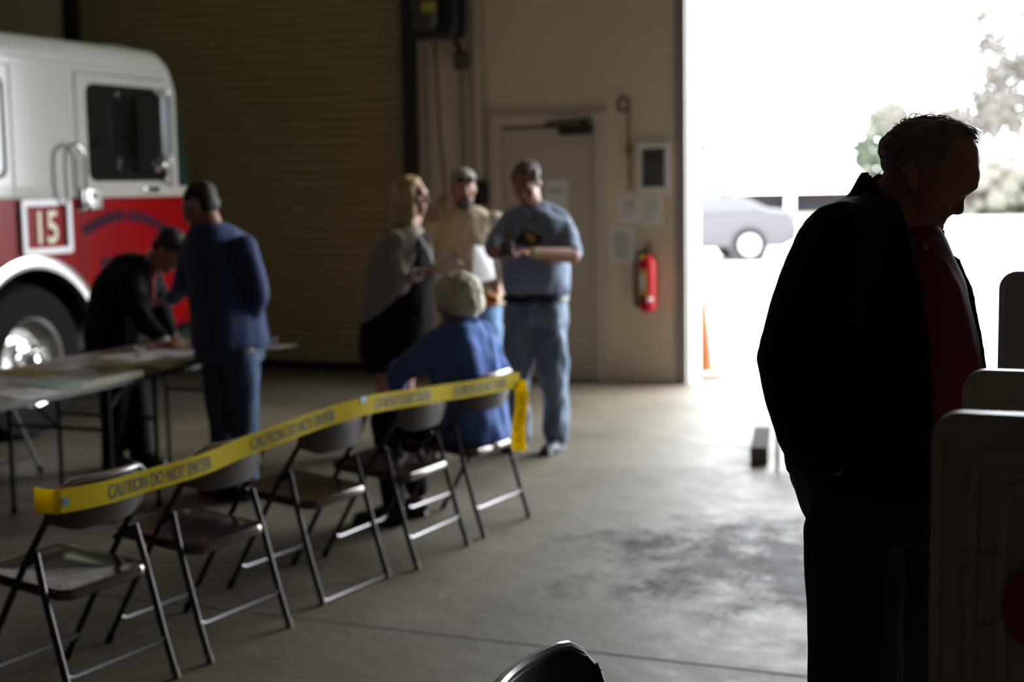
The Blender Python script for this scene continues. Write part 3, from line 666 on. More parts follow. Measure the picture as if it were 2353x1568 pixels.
for i, (xy, an, lb) in enumerate(row):
    rz = pi / 2 - radians(an)
    if i == 0: c = c0; c.matrix_basis = Matrix.Translation((*xy, 0)) @ Matrix.Rotation(rz, 4, 'Z'); c['label'] = lb; c['group'] = GR
    else: c = dup(c0, (*xy, 0), rz, lb, GR)
c3 = [o for o in bpy.data.objects if o.get('label', '').startswith('middle brown')][0]
for o in kids(c3):
    if o.name.startswith('crossbar') and min(v.co.y for v in o.data.vertices) < .1: o.location = (0, -.038, -.118)
# chair in the foreground, facing the booths: only the corner of its back is seen
p = at(1352, 1474, 2.70); rv = V((sin(radians(5.8)), cos(radians(5.8)), 0)); fv = V((rv.y, -rv.x, 0))
org = p - rv * .195 - fv * .078
rz = math.atan2(fv.y, fv.x) - pi / 2
dup(c0, (org.x, org.y, 0), rz, 'dark folding chair in the near foreground, only the corner of its back in view', None)
if True:
    c6 = [o for o in bpy.data.objects if o.get('label', '').startswith('dark folding chair in the near')][0]
    if 'group' in c6: del c6['group']
cg = make_chair('light grey folding chair behind the near table, partly under it', None, mat('grey_plastic', (.33, .33, .30), .45), mat('grey_tube', (.28, .29, .27), .4, .2), mat('grey_plastic', (.33, .33, .30), .45))
g = gnd(92, 1090); cg.matrix_basis = Matrix.Translation((g.x - .52, g.y - .12, 0)) @ Matrix.Rotation(radians(-97), 4, 'Z')

# ================================================================ CAUTION TAPE
pA = V((-2.84, 3.6, 0)); pB = V((-2.58, 6.13, 0)); rdir = (pB - pA).normalized(); fdir = V((-rdir.y, rdir.x, 0)); off = .008
def onrow(px, py):
    r = ray(px, py); o_ = pA + fdir * off; k = (o_ - CAM).dot(fdir) / r.dot(fdir); return CAM + r * k
M_tape = mat('caution_yellow', (.80, .66, .008), .6, spec=.12)
_nt = M_tape.node_tree; _tr = _nt.nodes.new('ShaderNodeBsdfTranslucent'); _tr.inputs[0].default_value = (.85, .66, .01, 1); _mx = _nt.nodes.new('ShaderNodeMixShader'); _mx.inputs[0].default_value = .5
_nt.links.new(_nt.nodes['Principled BSDF'].outputs[0], _mx.inputs[1]); _nt.links.new(_tr.outputs[0], _mx.inputs[2]); _nt.links.new(_mx.outputs[0], _nt.nodes['Material Output'].inputs[0])
t = thing('caution_tape', 'yellow tape with black lettering strung along the backs of the folding chairs', 'caution tape', (pA.x, pA.y, 0))
cl = [onrow(*q) for q in ((134, 1152), (240, 1130), (360, 1096), (480, 1060), (590, 1016), (700, 975), (825, 934), (930, 916), (1040, 900), (1120, 886), (1186, 873))]
def catm(P, n=8):
    o = []
    for i in range(len(P) - 1):
        p0, p1, p2, p3 = P[max(i - 1, 0)], P[i], P[i + 1], P[min(i + 2, len(P) - 1)]
        for k in range(n):
            u = k / n; o.append(.5 * ((2 * p1) + (-p0 + p2) * u + (2 * p0 - 5 * p1 + 4 * p2 - p3) * u * u + (-p0 + 3 * p1 - 3 * p2 + p3) * u ** 3))
    return o + [P[-1]]
path = catm(cl)
def wob(s): return .006 * sin(s * 5) + .004 * sin(s * 13)
cum = [0]
for i in range(1, len(path)): cum.append(cum[-1] + (path[i] - path[i - 1]).length)
TOT = cum[-1]
def onpath(s):
    s = max(0, min(TOT - 1e-5, s)); i = 0
    while cum[i + 1] < s: i += 1
    u = (s - cum[i]) / (cum[i + 1] - cum[i]); p = path[i].lerp(path[i + 1], u); tn = (path[i + 1] - path[i]).normalized()
    hi = (UP - tn * tn.z).normalized(); return p - fdir * (.010 + wob(s)), tn, hi
hw = .037
bm = bmn(); rings = []
NS = 160
for k in range(NS + 1):
    p, tn, hi = onpath(TOT * k / NS); rings.append([p + hi * hw, p - hi * hw, p - hi * hw + fdir * .0012, p + hi * hw + fdir * .0012])
loft(bm, rings); part('tape_strip', bm, M_tape, t)
def letters(x0, x1, s_text='CAUTION DO NOT ENTER'):
    a = onrow(x0, 1000); 
    def s_at(px):
        best = min(range(len(path)), key=lambda i: abs((path[i] - CAM).dot(rt) / (path[i] - CAM).dot(fw) * FPX + 1176.5 - px)); return cum[best]
    s0, s1 = s_at(x0), s_at(x1); me = text_mesh(s_text, .062, 0); xs = [v.co.x for v in me.vertices]; k = (s1 - s0) / (max(xs) - min(xs)); mn = min(xs)
    for v in me.vertices:
        p, tn, hi = onpath(s0 + (v.co.x - mn) * k); v.co = p + hi * (v.co.y - .022) - fdir * .0015
    part('tape_lettering', me, M_lab, t)
letters(243, 478); letters(578, 762); letters(848, 985); letters(1040, 1160)
# hanging end
top = onrow(1186, 873); bot = onrow(1187, 1036); bm = bmn(); rings = []
def hang(u):
    p = top.lerp(bot, u) - fdir * (.02 + .01 * sin(u * 6)); return p, (R0 + F0 * .35 * sin(u * 4)).normalized()
for k in range(25):
    p, sd_ = hang(k / 24); h_ = .030 + .006 * k / 24; nn = sd_.cross(UP); rings.append([p + sd_ * h_, p - sd_ * h_, p - sd_ * h_ + nn * .0012, p + sd_ * h_ + nn * .0012])
loft(bm, rings); part('hanging_end', bm, M_tape, t)
me = text_mesh('CAUTION DO', .05, 0); xs = [v.co.x for v in me.vertices]; k_ = .80 / (max(xs) - min(xs))
for v in me.vertices:
    u = .98 - v.co.x * k_; p, sd_ = hang(u); sgn = 1 if sd_.cross(UP).dot(fw) < 0 else -1; v.co = p + sd_ * (.018 - v.co.y) * 1 + sd_.cross(UP) * sgn * .0025
part('tape_lettering', me, M_lab, t)
bm = bmn(); p, tn, hi = onpath(0.0)
loft(bm, [[p + fdir * a_ + tn * b_ + hi * z for z in (hw, -hw)] + [p + fdir * (a_ + .001) + tn * (b_ + .001) + hi * z for z in (-hw, hw)] for a_, b_ in ((0, 0), (.01, -.018), (.05, -.022), (.10, -.01))]); part('wrapped_end', bm, M_tape, t)
M_btape = mat('painters_tape_blue', (.015, .14, .22), .6); M_btape2 = mat('pale_blue_tape', (.35, .55, .68), .6)
for px, m_, dx in ((139, M_btape, .012), (826, M_btape2, .02)):
    i = min(range(len(path)), key=lambda i: abs((path[i] - CAM).dot(rt) / (path[i] - CAM).dot(fw) * FPX + 1176.5 - px)); p, tn, hi = onpath(cum[i])
    zc = .028 if px > 500 else -.002
    bm = bmn(); loft(bm, [[p + tn * a_ + hi * (zc + b_) - fdir * (.0025 + e) for a_, b_ in ((-dx, -.012), (dx, -.012), (dx, .012), (-dx, .012))] for e in (0, .001)]); part('blue_tape_patch', bm, m_, t)

# ================================================================ TABLES
def table(label, y0, y1, x1=-4.39, wd=.76, legs=None):
    t = thing('folding_table', label, 'table', (x1 - wd / 2, (y0 + y1) / 2, 0))
    bm = bmn(); plate(bm, rrect(wd, y1 - y0, .03), (x1 - wd / 2, (y0 + y1) / 2, 0), (1, 0, 0), (0, 1, 0), .705, .74); part('tabletop', bm, M_table, t)
    bm = bmn(); plate(bm, rrect(wd - .08, y1 - y0 - .08, .02), (x1 - wd / 2, (y0 + y1) / 2, 0), (1, 0, 0), (0, 1, 0), .675, .705); part('apron', bm, M_dark, t)
    for y in legs:
        for x in (x1 - .07, x1 - wd + .07):
            bm = bmn(); tube(bm, [(x, y, .70), (x, y, .02)], .0125); l_ = part('leg', bm, M_blk, t)
            bm = bmn(); cone(bm, (x, y, .03), (x, y, 0), .016); sub('foot_cap', bm, M_rub, l_)
        bm = bmn(); tube(bm, [(x1 - .07, y, .46), (x1 - wd + .07, y, .46)], .010); part('leg_brace', bm, M_blk, t)
        yy = y + (.28 if y < (y0 + y1) / 2 else -.28)
        bm = bmn(); tube(bm, [(x1 - wd / 2, y, .46), (x1 - wd / 2, yy, .69)], .008); part('folding_strut', bm, M_blk, t)
table('pale folding table at the left edge of the room, nearest the camera', 3.99, 5.815, legs=(4.25, 5.60))
table('pale folding table the two suited men lean over, beyond the nearer one', 5.835, 7.03, x1=-4.40, legs=(5.98, 6.93))
# papers on the tables
random.seed(5)
def paper(px, py, rot, m, label, sz=(.215, .28), lines=True, z=.7405):
    g = gnd(px, py, z); t = thing('paper_sheet', label, 'paper', (g.x, g.y, z), rot)
    bm = bmn(); box(bm, (0, 0, .0015), (sz[0], sz[1], .002)); obj('page', bm, m, t)
    if lines:
        bm = bmn()
        for k in range(9): box(bm, (-.01 * (k % 3), sz[1] * (.38 - .085 * k), .0028), (sz[0] * .7, .004, .0004))
        obj('printed_lines', bm, mat('faded_print', (.2, .19, .18), .8), t)
    return t
paper(125, 879, 1.45, M_papeg, 'pale green sheet lying on the near table', (.24, .34))
paper(60, 905, 1.2, M_paper, 'white sheet on the near table, left of the green one', (.2, .26))
paper(60, 857, 1.5, M_pape2, 'yellow sheet on the near table behind the green one', (.24, .34))
paper(180, 848, 1.6, M_paper, 'white sheet on the near table right behind the green one')
paper(255, 845, 1.5, M_pape2, 'yellow sheet at the joint of the two tables', (.2, .3))
paper(330, 838, 1.5, M_pape2, 'yellow sheet at the front of the far table', (.18, .4))
paper(300, 822, 1.3, M_paper, 'white sheet at the back of the tables in front of the bending man', (.2, .3))
paper(385, 812, 1.5, M_paper, 'white sheet under the bending man\'s hands', (.2, .3))
paper(620, 796, 1.5, M_paper, 'white sheet at the right end of the far table', (.2, .26))
g = gnd(322, 822, .742); t = thing('steel_cup', 'small shiny steel cup on the table before the bending man', 'cup', (g.x, g.y, .744))
bm = bmn(); loft(bm, [[V((g.x + r * cos(2 * pi * k / 20), g.y + r * sin(2 * pi * k / 20), .744 + z)) for k in range(20)] for z, r in ((0, .022), (.004, .025), (.05, .028), (.052, .025), (.008, .021))]); part('cup_body', bm, M_chrome, t)
g = gnd(628, 792, .742); t = thing('plastic_cup', 'clear-white little cup at the far table\'s right end', 'cup', (g.x, g.y, .744))
bm = bmn(); loft(bm, [[V((g.x + r * cos(2 * pi * k / 20), g.y + r * sin(2 * pi * k / 20), .744 + z)) for k in range(20)] for z, r in ((0, .022), (.04, .030), (.042, .027), (.005, .019))]); part('cup_body', bm, mat('cloudy_plastic', (.6, .6, .58), .3), t)

# ================================================================ PEOPLE
def dirs(phi):
    a = radians(phi); return (-F0 * cos(a) + R0 * sin(a)).normalized(), (R0 * cos(a) + F0 * sin(a)).normalized()
def head_matrix(c, phi, pitch=0, roll=0, s=1):
    f_, s_ = dirs(phi); M = Matrix((s_, f_, UP)).transposed().to_4x4()     # local x side, y forward, z up
    # s_ , f_ , up handedness fixed by mirroring being symmetric
    return Matrix.Translation(V(c)) @ M @ Matrix.Rotation(-radians(pitch), 4, 'X') @ Matrix.Rotation(radians(roll), 4, 'Y') @ Matrix.Diagonal((s, s, s, 1))
def lball(bm, M, c, r, sub=3):
    r = r if hasattr(r, '__len__') else (r, r, r)
    bmesh.ops.create_icosphere(bm, subdivisions=sub, radius=1, matrix=M @ Matrix.Translation(V(c)) @ Matrix.Diagonal((*r, 1)))
def add_head(bm, M, jowl=1.):
    lball(bm, M, (0, -.018, .045), (.075, .095, .078)); lball(bm, M, (0, .02, .01), (.066, .076, .085)); lball(bm, M, (0, .022, -.045), (.058 * jowl, .066, .062))
    lball(bm, M, (0, .055, -.088), (.032 * jowl, .034, .024)); lball(bm, M, (0, .082, .035), (.048, .014, .012)); lball(bm, M, (0, .10, -.022), (.015, .018, .014))
    lball(bm, M, (0, .093, .005), (.010, .014, .026)); lball(bm, M, (0, .083, -.055), (.025, .014, .007)); lball(bm, M, (0, .081, -.068), (.021, .013, .008))
    for s in (-1, 1):
        lball(bm, M, (s * .042, .06, -.018), (.022, .022, .022)); lball(bm, M, (s * .077, -.008, .0), (.010, .020, .031)); lball(bm, M, (s * .012, .096, -.028), (.008, .010, .008))
def add_hand(bm, wrist, dr, nrm, side=1, curl=.5, s=1.):
    """dr: towards fingertips, nrm: back of the hand; side: +1/-1 thumb side along x"""
    y = V(dr).normalized(); z = V(nrm); z = (z - y * z.dot(y)).normalized(); x = y.cross(z) * side
    def P(a, b, c): return V(wrist) + (x * a + y * b + z * c) * s
    rot = Matrix((x * side, y, z)).transposed()
    ball(bm, P(0, .045, 0), (.040 * s, .052 * s, .0155 * s), rot); ball(bm, P(0, .01, 0), (.028 * s, .03 * s, .019 * s), rot)
    for fx, L, k in ((-.029, .056, .9), (-.010, .068, 1), (.010, .073, 1), (.028, .066, 1)):
        p = P(fx, .082, .0); a = 0; pts = [P(fx, .06, 0), p]; q = V((fx, .082, 0))
        for seg, f_ in enumerate((.45, .30, .25)):
            a += curl * (.9 if seg == 0 else .8); q = q + V((fx * .08, cos(a) * L * f_, -sin(a) * L * f_)); pts.append(P(*q))
        chain(bm, pts, [.0095 * s * k, .0092 * s * k, .0086 * s * k, .008 * s * k, .0072 * s * k], 8)
    chain(bm, [P(.026, .02, -.004), P(.048, .045, -.012), P(.056, .070, -.022), P(.052, .090, -.032)], [.013 * s, .0115 * s, .010 * s, .008 * s], 8)
def ring(px, py, d, a, b, phi, n=28, tilt=None):
    f_, s_ = dirs(phi); c = at(px, py, d); o = []
    for k in range(n):
        t_ = 2 * pi * k / n; ct, st = cos(t_), sin(t_); e = .85
        o.append(c + s_ * a * (abs(ct) ** e) * (1 if ct >= 0 else -1) + f_ * b * (abs(st) ** e) * (1 if st >= 0 else -1))
    return o
def J(*q): return at(*q)
def shoe(bm, ankle, phi, L=.27, w_=.048):
    f_, s_ = dirs(phi); a = V((ankle.x, ankle.y, 0)); rot = Matrix((s_, f_, UP)).transposed()
    ball(bm, a + f_ * .0 + UP * .05, (w_ * .9, .06, .05), rot); ball(bm, a + f_ * (L * .38) + UP * .035, (w_, L * .38, .034), rot); ball(bm, a + f_ * (L * .15) + UP * .05, (w_ * .9, L * .3, .042), rot)
    box(bm, a + f_ * (L * .28) + UP * .012, (w_ * 1.7, L * .95, .024), rot, bev=.008)
def eyes(t, M):
    for s in (-1, 1):
        bm = bmn(); lball(bm, M, (s * .031, .0790, .012), .0100, 2); part('eye', bm, mat('eye_dark', (.05, .04, .035), .2), t)
def cloth(name, bm, m, t, vox=.011, sm=6, disp=(.010, 7), **k): return part(name, remesh(bm, vox, sm, disp, seed=len(name)), m, t, **k)

# ---- blue shirt man reading a phone, by the door
d = 8.65; t = thing('person', 'man in blue short-sleeved shirt and jeans looking down at his phone before the door', 'person', (J(1235, 900, d).x, J(1235, 900, d).y, 0))
HM = head_matrix(J(1210, 424, d - .05), -18, 28, 0, 1.0)
bm = bmn(); add_head(bm, HM, 1.12); chain(bm, [HM @ V((0, -.02, -.05)), J(1222, 492, d)], [.062, .068])
chain(bm, [J(1224, 520, d), J(1228, 600, d), J(1232, 690, d)], [.10, .11, .11])
eR = J(1316, 588, d - .22); wR = J(1214, 581, d - .42); eL = J(1134, 580, d - .24); wL = J(1160, 585, d - .44)
chain(bm, [J(1284, 524, d), eR, wR], [.045, .048, .030]); chain(bm, [J(1170, 524, d), eL, wL], [.055, .046, .030])
add_hand(bm, wR, J(1172, 573, d - .5) - wR, -F0 * .3 + UP, 1, .55); add_hand(bm, wL, J(1172, 572, d - .56) - wL, UP, -1, .55)
chain(bm, [J(1203, 730, d), J(1189, 860, d - .03), J(1193, 1005, d + .05)], [.07, .055, .04]); chain(bm, [J(1268, 730, d), J(1277, 855, d - .05), J(1278, 1000, d - .05)], [.07, .055, .04])
part('body', remesh(bm, .006, 3), M_skin2, t)
bm = bmn(); loft(bm, [ring(1222, 474, d, .075, .075, -20), ring(1226, 486, d, .13, .10, -20), ring(1228, 503, d, .19, .12, -20), ring(1229, 530, d, .215, .145, -20), ring(1229, 575, d, .205, .165, -20), ring(1229, 620, d - .02, .212, .19, -20), ring(1229, 655, d - .02, .208, .19, -20), ring(1230, 676, d, .198, .172, -20)])
chain(bm, [J(1240, 482, d), J(1285, 512, d), J(1304, 548, d - .07), eR.lerp(J(1300, 516, d), .12)], [.05, .074, .076, .070]); chain(bm, [J(1200, 486, d), J(1166, 512, d), J(1146, 548, d - .08), eL.lerp(J(1156, 516, d), .15)], [.045, .066, .07, .066])
cloth('shirt', bm, mat('blue_shirt', (.26, .33, .46), .85), t, disp=(.018, 8))
bm = bmn(); chain(bm, [J(1195, 478, d - .08), J(1215, 490, d - .1), J(1243, 470, d - .02)], [.014, .014, .014]); chain(bm, [J(1215, 490, d - .1), J(1206, 505, d - .13)], [.014, .008]); cloth('collar', bm, mat('blue_shirt', (.30, .37, .50), .85), t, .007, 2, None)
bm = bmn(); o_ = ring(1230, 684, d, .203, .178, -20); i_ = ring(1230, 684, d, .185, .155, -20)
loft(bm, [[p - UP * .018 for p in o_], [p + UP * .018 for p in o_]], caps=True); part('belt', bm, M_blk, t)
M_jean = mat('denim', (.22, .30, .42), .85, n=.3, scale=12)
bm = bmn(); loft(bm, [ring(1230, 688, d, .188, .158, -20), ring(1231, 715, d, .20, .165, -20), ring(1233, 745, d, .19, .15, -20)])
chain(bm, [J(1199, 745, d), J(1187, 850, d - .03), J(1190, 930, d), J(1194, 1008, d + .05)], [.108, .077, .068, .064]); chain(bm, [J(1262, 745, d), J(1273, 850, d - .06), J(1277, 930, d - .03), J(1280, 1002, d - .05)], [.115, .092, .080, .076])
cloth('trousers', bm, M_jean, t, disp=(.024, 9))
for k, a_ in enumerate((J(1194, 1010, d + .06), J(1279, 1005, d - .06))):
    bm = bmn(); shoe(bm, a_, -25); part('shoe', remesh(bm, .008, 3), mat('navy_shoe', (.03, .045, .07), .5), t)
bm = bmn(); lball(bm, HM, (0, -.044, .056), (.080, .086, .076)); lball(bm, HM, (0, -.005, .104), (.056, .055, .026)); 
for s in (-1, 1): lball(bm, HM, (s * .066, .0, .05), (.018, .045, .045))
part('hair', remesh(bm, .007, 2, (.006, 40)), mat('greying_hair', (.20, .165, .14), .8, n=.5, scale=30), t)
eyes(t, HM)
bm = bmn(); cone(bm, wR.lerp(eR, .06), wR.lerp(eR, .16), .034); part('wristwatch', bm, mat('brass_watch', (.35, .30, .16), .3, .8), t)
ph = thing('phone', 'black phone held in both hands by the man in the blue shirt', 'phone', J(1150, 572, d - .55)); bm = bmn(); box(bm, J(1164, 570, d - .52), (.08, .15, .012), Matrix.Rotation(A, 3, 'Z') @ Matrix.Rotation(.5, 3, 'X'), bev=.004); part('phone_body', bm, M_blk, ph)
hp = J(1214, 548, d - .36); hd = thing('leather_case', 'black case with a gold emblem held against the blue shirt', 'case', hp)
def slab(pts, dd, th):
    bm = bmn(); q = [J(x, y, dd) for x, y in pts]; loft(bm, [[p - F0 * e for p in q] for e in (0, th)]); return bm
part('case_cover', slab([(1178, 561), (1186, 546), (1203, 528), (1212, 526), (1236, 534), (1248, 545), (1245, 556), (1234, 566), (1205, 564)], d - .33, .035), M_blk, hd)
part('emblem', slab([(1207, 534), (1218, 535), (1230, 543), (1231, 553), (1222, 560), (1214, 553), (1208, 542)], d - .365, .003), mat('gold_thread', (.55, .33, .06), .5), hd)

# ---- man in khaki with cap
rot = Matrix.Rotation(A, 3, 'Z')
d = 9.15; t = thing('person', 'bearded man in khaki shirt and cap with a hand raised to his ear', 'person', (J(1075, 800, d).x, J(1075, 800, d).y, 0))
HM = head_matrix(J(1064, 436, d - .03), 14, 0, 0, 1.0)
bm = bmn(); add_head(bm, HM, 1.05); chain(bm, [HM @ V((0, -.02, -.05)), J(1066, 495, d)], [.062, .068]); chain(bm, [J(1068, 530, d), J(1078, 610, d), J(1082, 700, d)], [.10, .11, .11])
eL = J(985, 548, d - .05); wL = J(1000, 486, d - .10); eR = J(1152, 600, d - .05); wR = J(1140, 672, d - .25)
chain(bm, [J(1008, 516, d), eL, wL], [.055, .045, .03]); chain(bm, [J(1138, 516, d), eR, wR], [.055, .046, .03])
add_hand(bm, wL, J(1012, 455, d - .06) - wL, -R0, 1, .7); add_hand(bm, wR, J(1120, 690, d - .33) - wR, -F0, -1, .6)
chain(bm, [J(1055, 730, d), J(1052, 860, d), J(1052, 985, d)], [.07, .055, .04]); chain(bm, [J(1115, 730, d), J(1118, 860, d), J(1118, 985, d)], [.07, .055, .04])
part('body', remesh(bm, .006, 3), M_skin2, t)
M_kh = mat('khaki_cloth', (.60, .48, .33), .9)
bm = bmn(); loft(bm, [ring(1066, 478, d, .075, .075, 5), ring(1068, 489, d, .13, .10, 5), ring(1070, 503, d, .185, .12, 5), ring(1072, 530, d, .205, .14, 5), ring(1076, 580, d, .195, .165, 5), ring(1084, 640, d, .20, .19, 5), ring(1090, 680, d, .195, .18, 5), ring(1092, 698, d, .185, .17, 5)])
chain(bm, [J(1012, 512, d), J(994, 540, d - .02), eL, eL.lerp(wL, .55)], [.07, .062, .055, .045]); chain(bm, [J(1134, 512, d), J(1146, 550, d), eR, eR.lerp(wR, .75)], [.07, .066, .058, .045])
cloth('shirt', bm, M_kh, t, disp=(.018, 8))
bm = bmn(); loft(bm, [ring(1090, 692, d, .178, .155, 5), ring(1088, 725, d, .185, .16, 5), ring(1086, 750, d, .18, .15, 5)]); chain(bm, [J(1055, 750, d), J(1052, 860, d), J(1052, 990, d)], [.105, .085, .07]); chain(bm, [J(1118, 750, d), J(1118, 860, d), J(1118, 990, d)], [.105, .085, .07])
cloth('trousers', bm, mat('bright_denim', (.16, .30, .50), .85), t)
for a_ in (J(1052, 990, d), J(1118, 990, d)):
    bm = bmn(); shoe(bm, a_, 5); part('shoe', remesh(bm, .008, 3), M_blk, t)
bm = bmn(); lball(bm, HM, (0, -.02, .072), (.084, .100, .070)); lball(bm, HM, (0, -.09, .045), (.05, .05, .03)); part('cap', remesh(bm, .007, 3), mat('olive_cap', (.34, .31, .25), .8), t)
bm = bmn(); lball(bm, HM, (0, -.03, .0), (.076, .075, .06)); part('hair', remesh(bm, .007, 3), mat('dark_hair', (.03, .022, .018), .8), t)
bm = bmn(); lball(bm, HM, (0, .045, -.088), (.052, .055, .042)); lball(bm, HM, (0, .085, -.05), (.03, .016, .008)); part('beard', remesh(bm, .006, 2, (.004, 50)), mat('greying_beard', (.14, .12, .11), .9, n=.7, scale=20), t)
bm = bmn(); lball(bm, HM, (-.032, .085, .062), (.030, .014, .019)); lball(bm, HM, (.032, .085, .062), (.030, .014, .019)); cone(bm, HM @ V((-.06, .07, .065)), HM @ V((-.075, -.01, .05)), .005); cone(bm, HM @ V((.06, .07, .065)), HM @ V((.075, -.01, .05)), .005); part('sunglasses', bm, mat('sunglass_lens', (.015, .02, .03), .08), t)
eyes(t, HM)
bm = bmn(); o_ = [J(1090, 565, d - .44), J(1126, 568, d - .30), J(1138, 640, d - .32), J(1084, 655, d - .48)]
pp = thing('paper_bundle', 'loose white papers held in front of the khaki shirt', 'paper', J(1120, 690, d - .35))
bm = bmn(); loft(bm, [[p - F0 * e for p in o_] for e in (0, .008)]); part('papers', bm, M_paper, pp)
q = J(1128, 688, d - .36); oo = thing('orange_pouch', 'bright orange object in the khaki man\'s lower hand', 'pouch', q)
bm = bmn(); ball(bm, q, (.055, .035, .032), rot); ball(bm, q - R0 * .05 - UP * .02, (.03, .03, .025), rot); part('pouch_body', remesh(bm, .006, 2), mat('bright_orange', (.85, .28, .01), .5), oo)

# ---- blonde woman
d = 8.6; t = thing('person', 'blonde woman in grey shawl and black dress holding papers, turned to the two men', 'person', (J(920, 900, d).x, J(920, 900, d).y, 0))
ph_ = 72; HM = head_matrix(J(946, 452, d), ph_, 2, 0, .96)
bm = bmn(); add_head(bm, HM, .95); chain(bm, [HM @ V((0, -.02, -.05)), J(942, 520, d)], [.052, .055]); chain(bm, [J(938, 560, d), J(930, 640, d), J(922, 730, d)], [.09, .09, .11])
eN = J(908, 655, d - .2); wN = J(968, 627, d - .3); eF = J(975, 640, d + .16); wF = J(1018, 612, d + .05)
chain(bm, [J(905, 560, d - .14), eN, wN], [.05, .045, .028]); chain(bm, [J(965, 558, d + .15), eF, wF], [.05, .042, .028])
add_hand(bm, wN, J(1000, 612, d - .25) - wN, UP, 1, .5, .92); add_hand(bm, wF, J(1045, 598, d) - wF, UP, -1, .5, .92)
chain(bm, [J(893, 800, d), J(884, 880, d), J(888, 1020, d)], [.07, .052, .036]); chain(bm, [J(935, 800, d), J(932, 880, d), J(935, 1020, d)], [.07, .052, .036])
part('body', remesh(bm, .006, 3), M_skin, t)
M_bd = mat('black_knit', (.008, .008, .009), .95, spec=.2)
bm = bmn(); loft(bm, [ring(948, 535, d, .10, .09, ph_), ring(944, 550, d, .16, .11, ph_), ring(938, 580, d, .17, .13, ph_), ring(928, 640, d, .165, .15, ph_), ring(918, 690, d, .18, .19, ph_), ring(912, 740, d, .21, .215, ph_), ring(908, 800, d, .22, .215, ph_), ring(905, 838, d, .215, .19, ph_), ring(900, 850, d, .19, .16, ph_)])
cloth('dress', bm, M_bd, t, disp=(.012, 8))
bm = bmn(); loft(bm, [ring(938, 523, d, .09, .085, ph_), ring(928, 540, d, .19, .12, ph_), ring(918, 575, d - .02, .215, .145, ph_), ring(903, 630, d - .03, .21, .15, ph_), ring(888, 690, d - .02, .19, .14, ph_), ring(872, 735, d, .15, .10, ph_)])
chain(bm, [J(905, 560, d - .15), J(898, 620, d - .19), J(915, 652, d - .22)], [.08, .085, .07]); chain(bm, [J(963, 556, d + .15), J(972, 610, d + .17)], [.07, .065])
cloth('shawl', bm, mat('grey_shawl', (.24, .21, .155), .95), t, disp=(.018, 7))
bm = bmn(); chain(bm, [J(958, 545, d - .1), J(985, 590, d - .16), J(1000, 640, d - .12)], [.02, .022, .02]); cloth('scarf', bm, mat('pale_scarf', (.42, .43, .46), .8), t, .007, 2, (.006, 20))
bm = bmn(); lball(bm, HM, (0, -.030, .055), (.086, .098, .082)); 
for s in (-1, 1):
    lball(bm, HM, (s * .070, -.01, .0), (.030, .062, .08)); lball(bm, HM, (s * .068, .0, -.09), (.030, .055, .08)); lball(bm, HM, (s * .05, -.005, -.17), (.03, .05, .07))
lball(bm, HM, (0, -.075, -.05), (.085, .05, .11)); lball(bm, HM, (0, -.075, -.14), (.085, .045, .07))
part('hair', remesh(bm, .007, 3, (.007, 30)), mat('blonde_hair', (.60, .42, .18), .55, n=.35, scale=20, stretch=(1, 1, .2)), t)
eyes(t, HM)
bm = bmn(); cone(bm, wN.lerp(eN, .1), wN.lerp(eN, .2), .036, .038); part('bracelet', bm, mat('pearl_band', (.75, .73, .7), .2), t)
for a_ in (J(888, 1020, d), J(935, 1020, d)):
    bm = bmn(); shoe(bm, a_, ph_, .24, .04); part('shoe', remesh(bm, .008, 3), M_blk, t)
pp = thing('paper_bundle', 'creased papers held out by the blonde woman', 'paper', J(1030, 605, d - .15))
o_ = [J(985, 618, d - .28), J(1040, 573, d - .2), J(1062, 590, d - .1), J(1015, 640, d - .2)]
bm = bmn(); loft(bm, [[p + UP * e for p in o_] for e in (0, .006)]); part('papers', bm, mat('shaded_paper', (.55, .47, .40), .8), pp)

# ---- seated white-haired person
d = 6.8; ph_ = -118; t = thing('person', 'white-haired person in blue shirt seated with back turned on the last taped chair', 'person', (-2.8, 6.15, 0))
HM = head_matrix(J(1046, 692, d + .02), ph_, 12, 0, 1.0)
bm = bmn(); add_head(bm, HM); chain(bm, [HM @ V((0, -.02, -.05)), J(1058, 770, d)], [.058, .065]); chain(bm, [J(1062, 800, d), J(1072, 900, d), J(1078, 985, d - .02)], [.10, .11, .12])
eL = J(918, 862, d + .02); wL = J(905, 955, d + .15); eR = J(1120, 900, d + .25); wR = J(1010, 945, d + .3)
chain(bm, [J(1000, 800, d - .08), eL, wL], [.05, .045, .03]); chain(bm, [J(1118, 800, d + .12), eR, wR], [.05, .045, .03])
add_hand(bm, wL, J(890, 985, d + .2) - wL, -R0, 1, .6); add_hand(bm, wR, J(970, 950, d + .35) - wR, UP, -1, .5)
hN = J(1060, 1000, d - .08); kN = J(885, 968, d + .05); aN = J(905, 1160, d - .05); hF = J(1085, 985, d + .12); kF = J(925, 945, d + .25); aF = J(958, 1135, d + .12)
chain(bm, [hN, kN, aN], [.075, .055, .038]); chain(bm, [hF, kF, aF], [.075, .055, .038])
part('body', remesh(bm, .006, 3), M_skin, t)
bm = bmn(); loft(bm, [ring(1068, 736, d, .07, .07, ph_), ring(1066, 752, d, .14, .10, ph_), ring(1066, 785, d, .20, .125, ph_), ring(1070, 830, d, .205, .145, ph_), ring(1075, 890, d, .20, .155, ph_), ring(1080, 950, d, .20, .165, ph_), ring(1082, 1005, d, .20, .165, ph_), ring(1080, 1022, d, .18, .15, ph_)])
chain(bm, [J(1000, 800, d - .09), J(955, 832, d - .04), eL, eL.lerp(wL, .25)], [.082, .075, .066, .052]); chain(bm, [J(1118, 800, d + .12), J(1135, 850, d + .16), eR, eR.lerp(wR, .4)], [.082, .075, .06, .05])
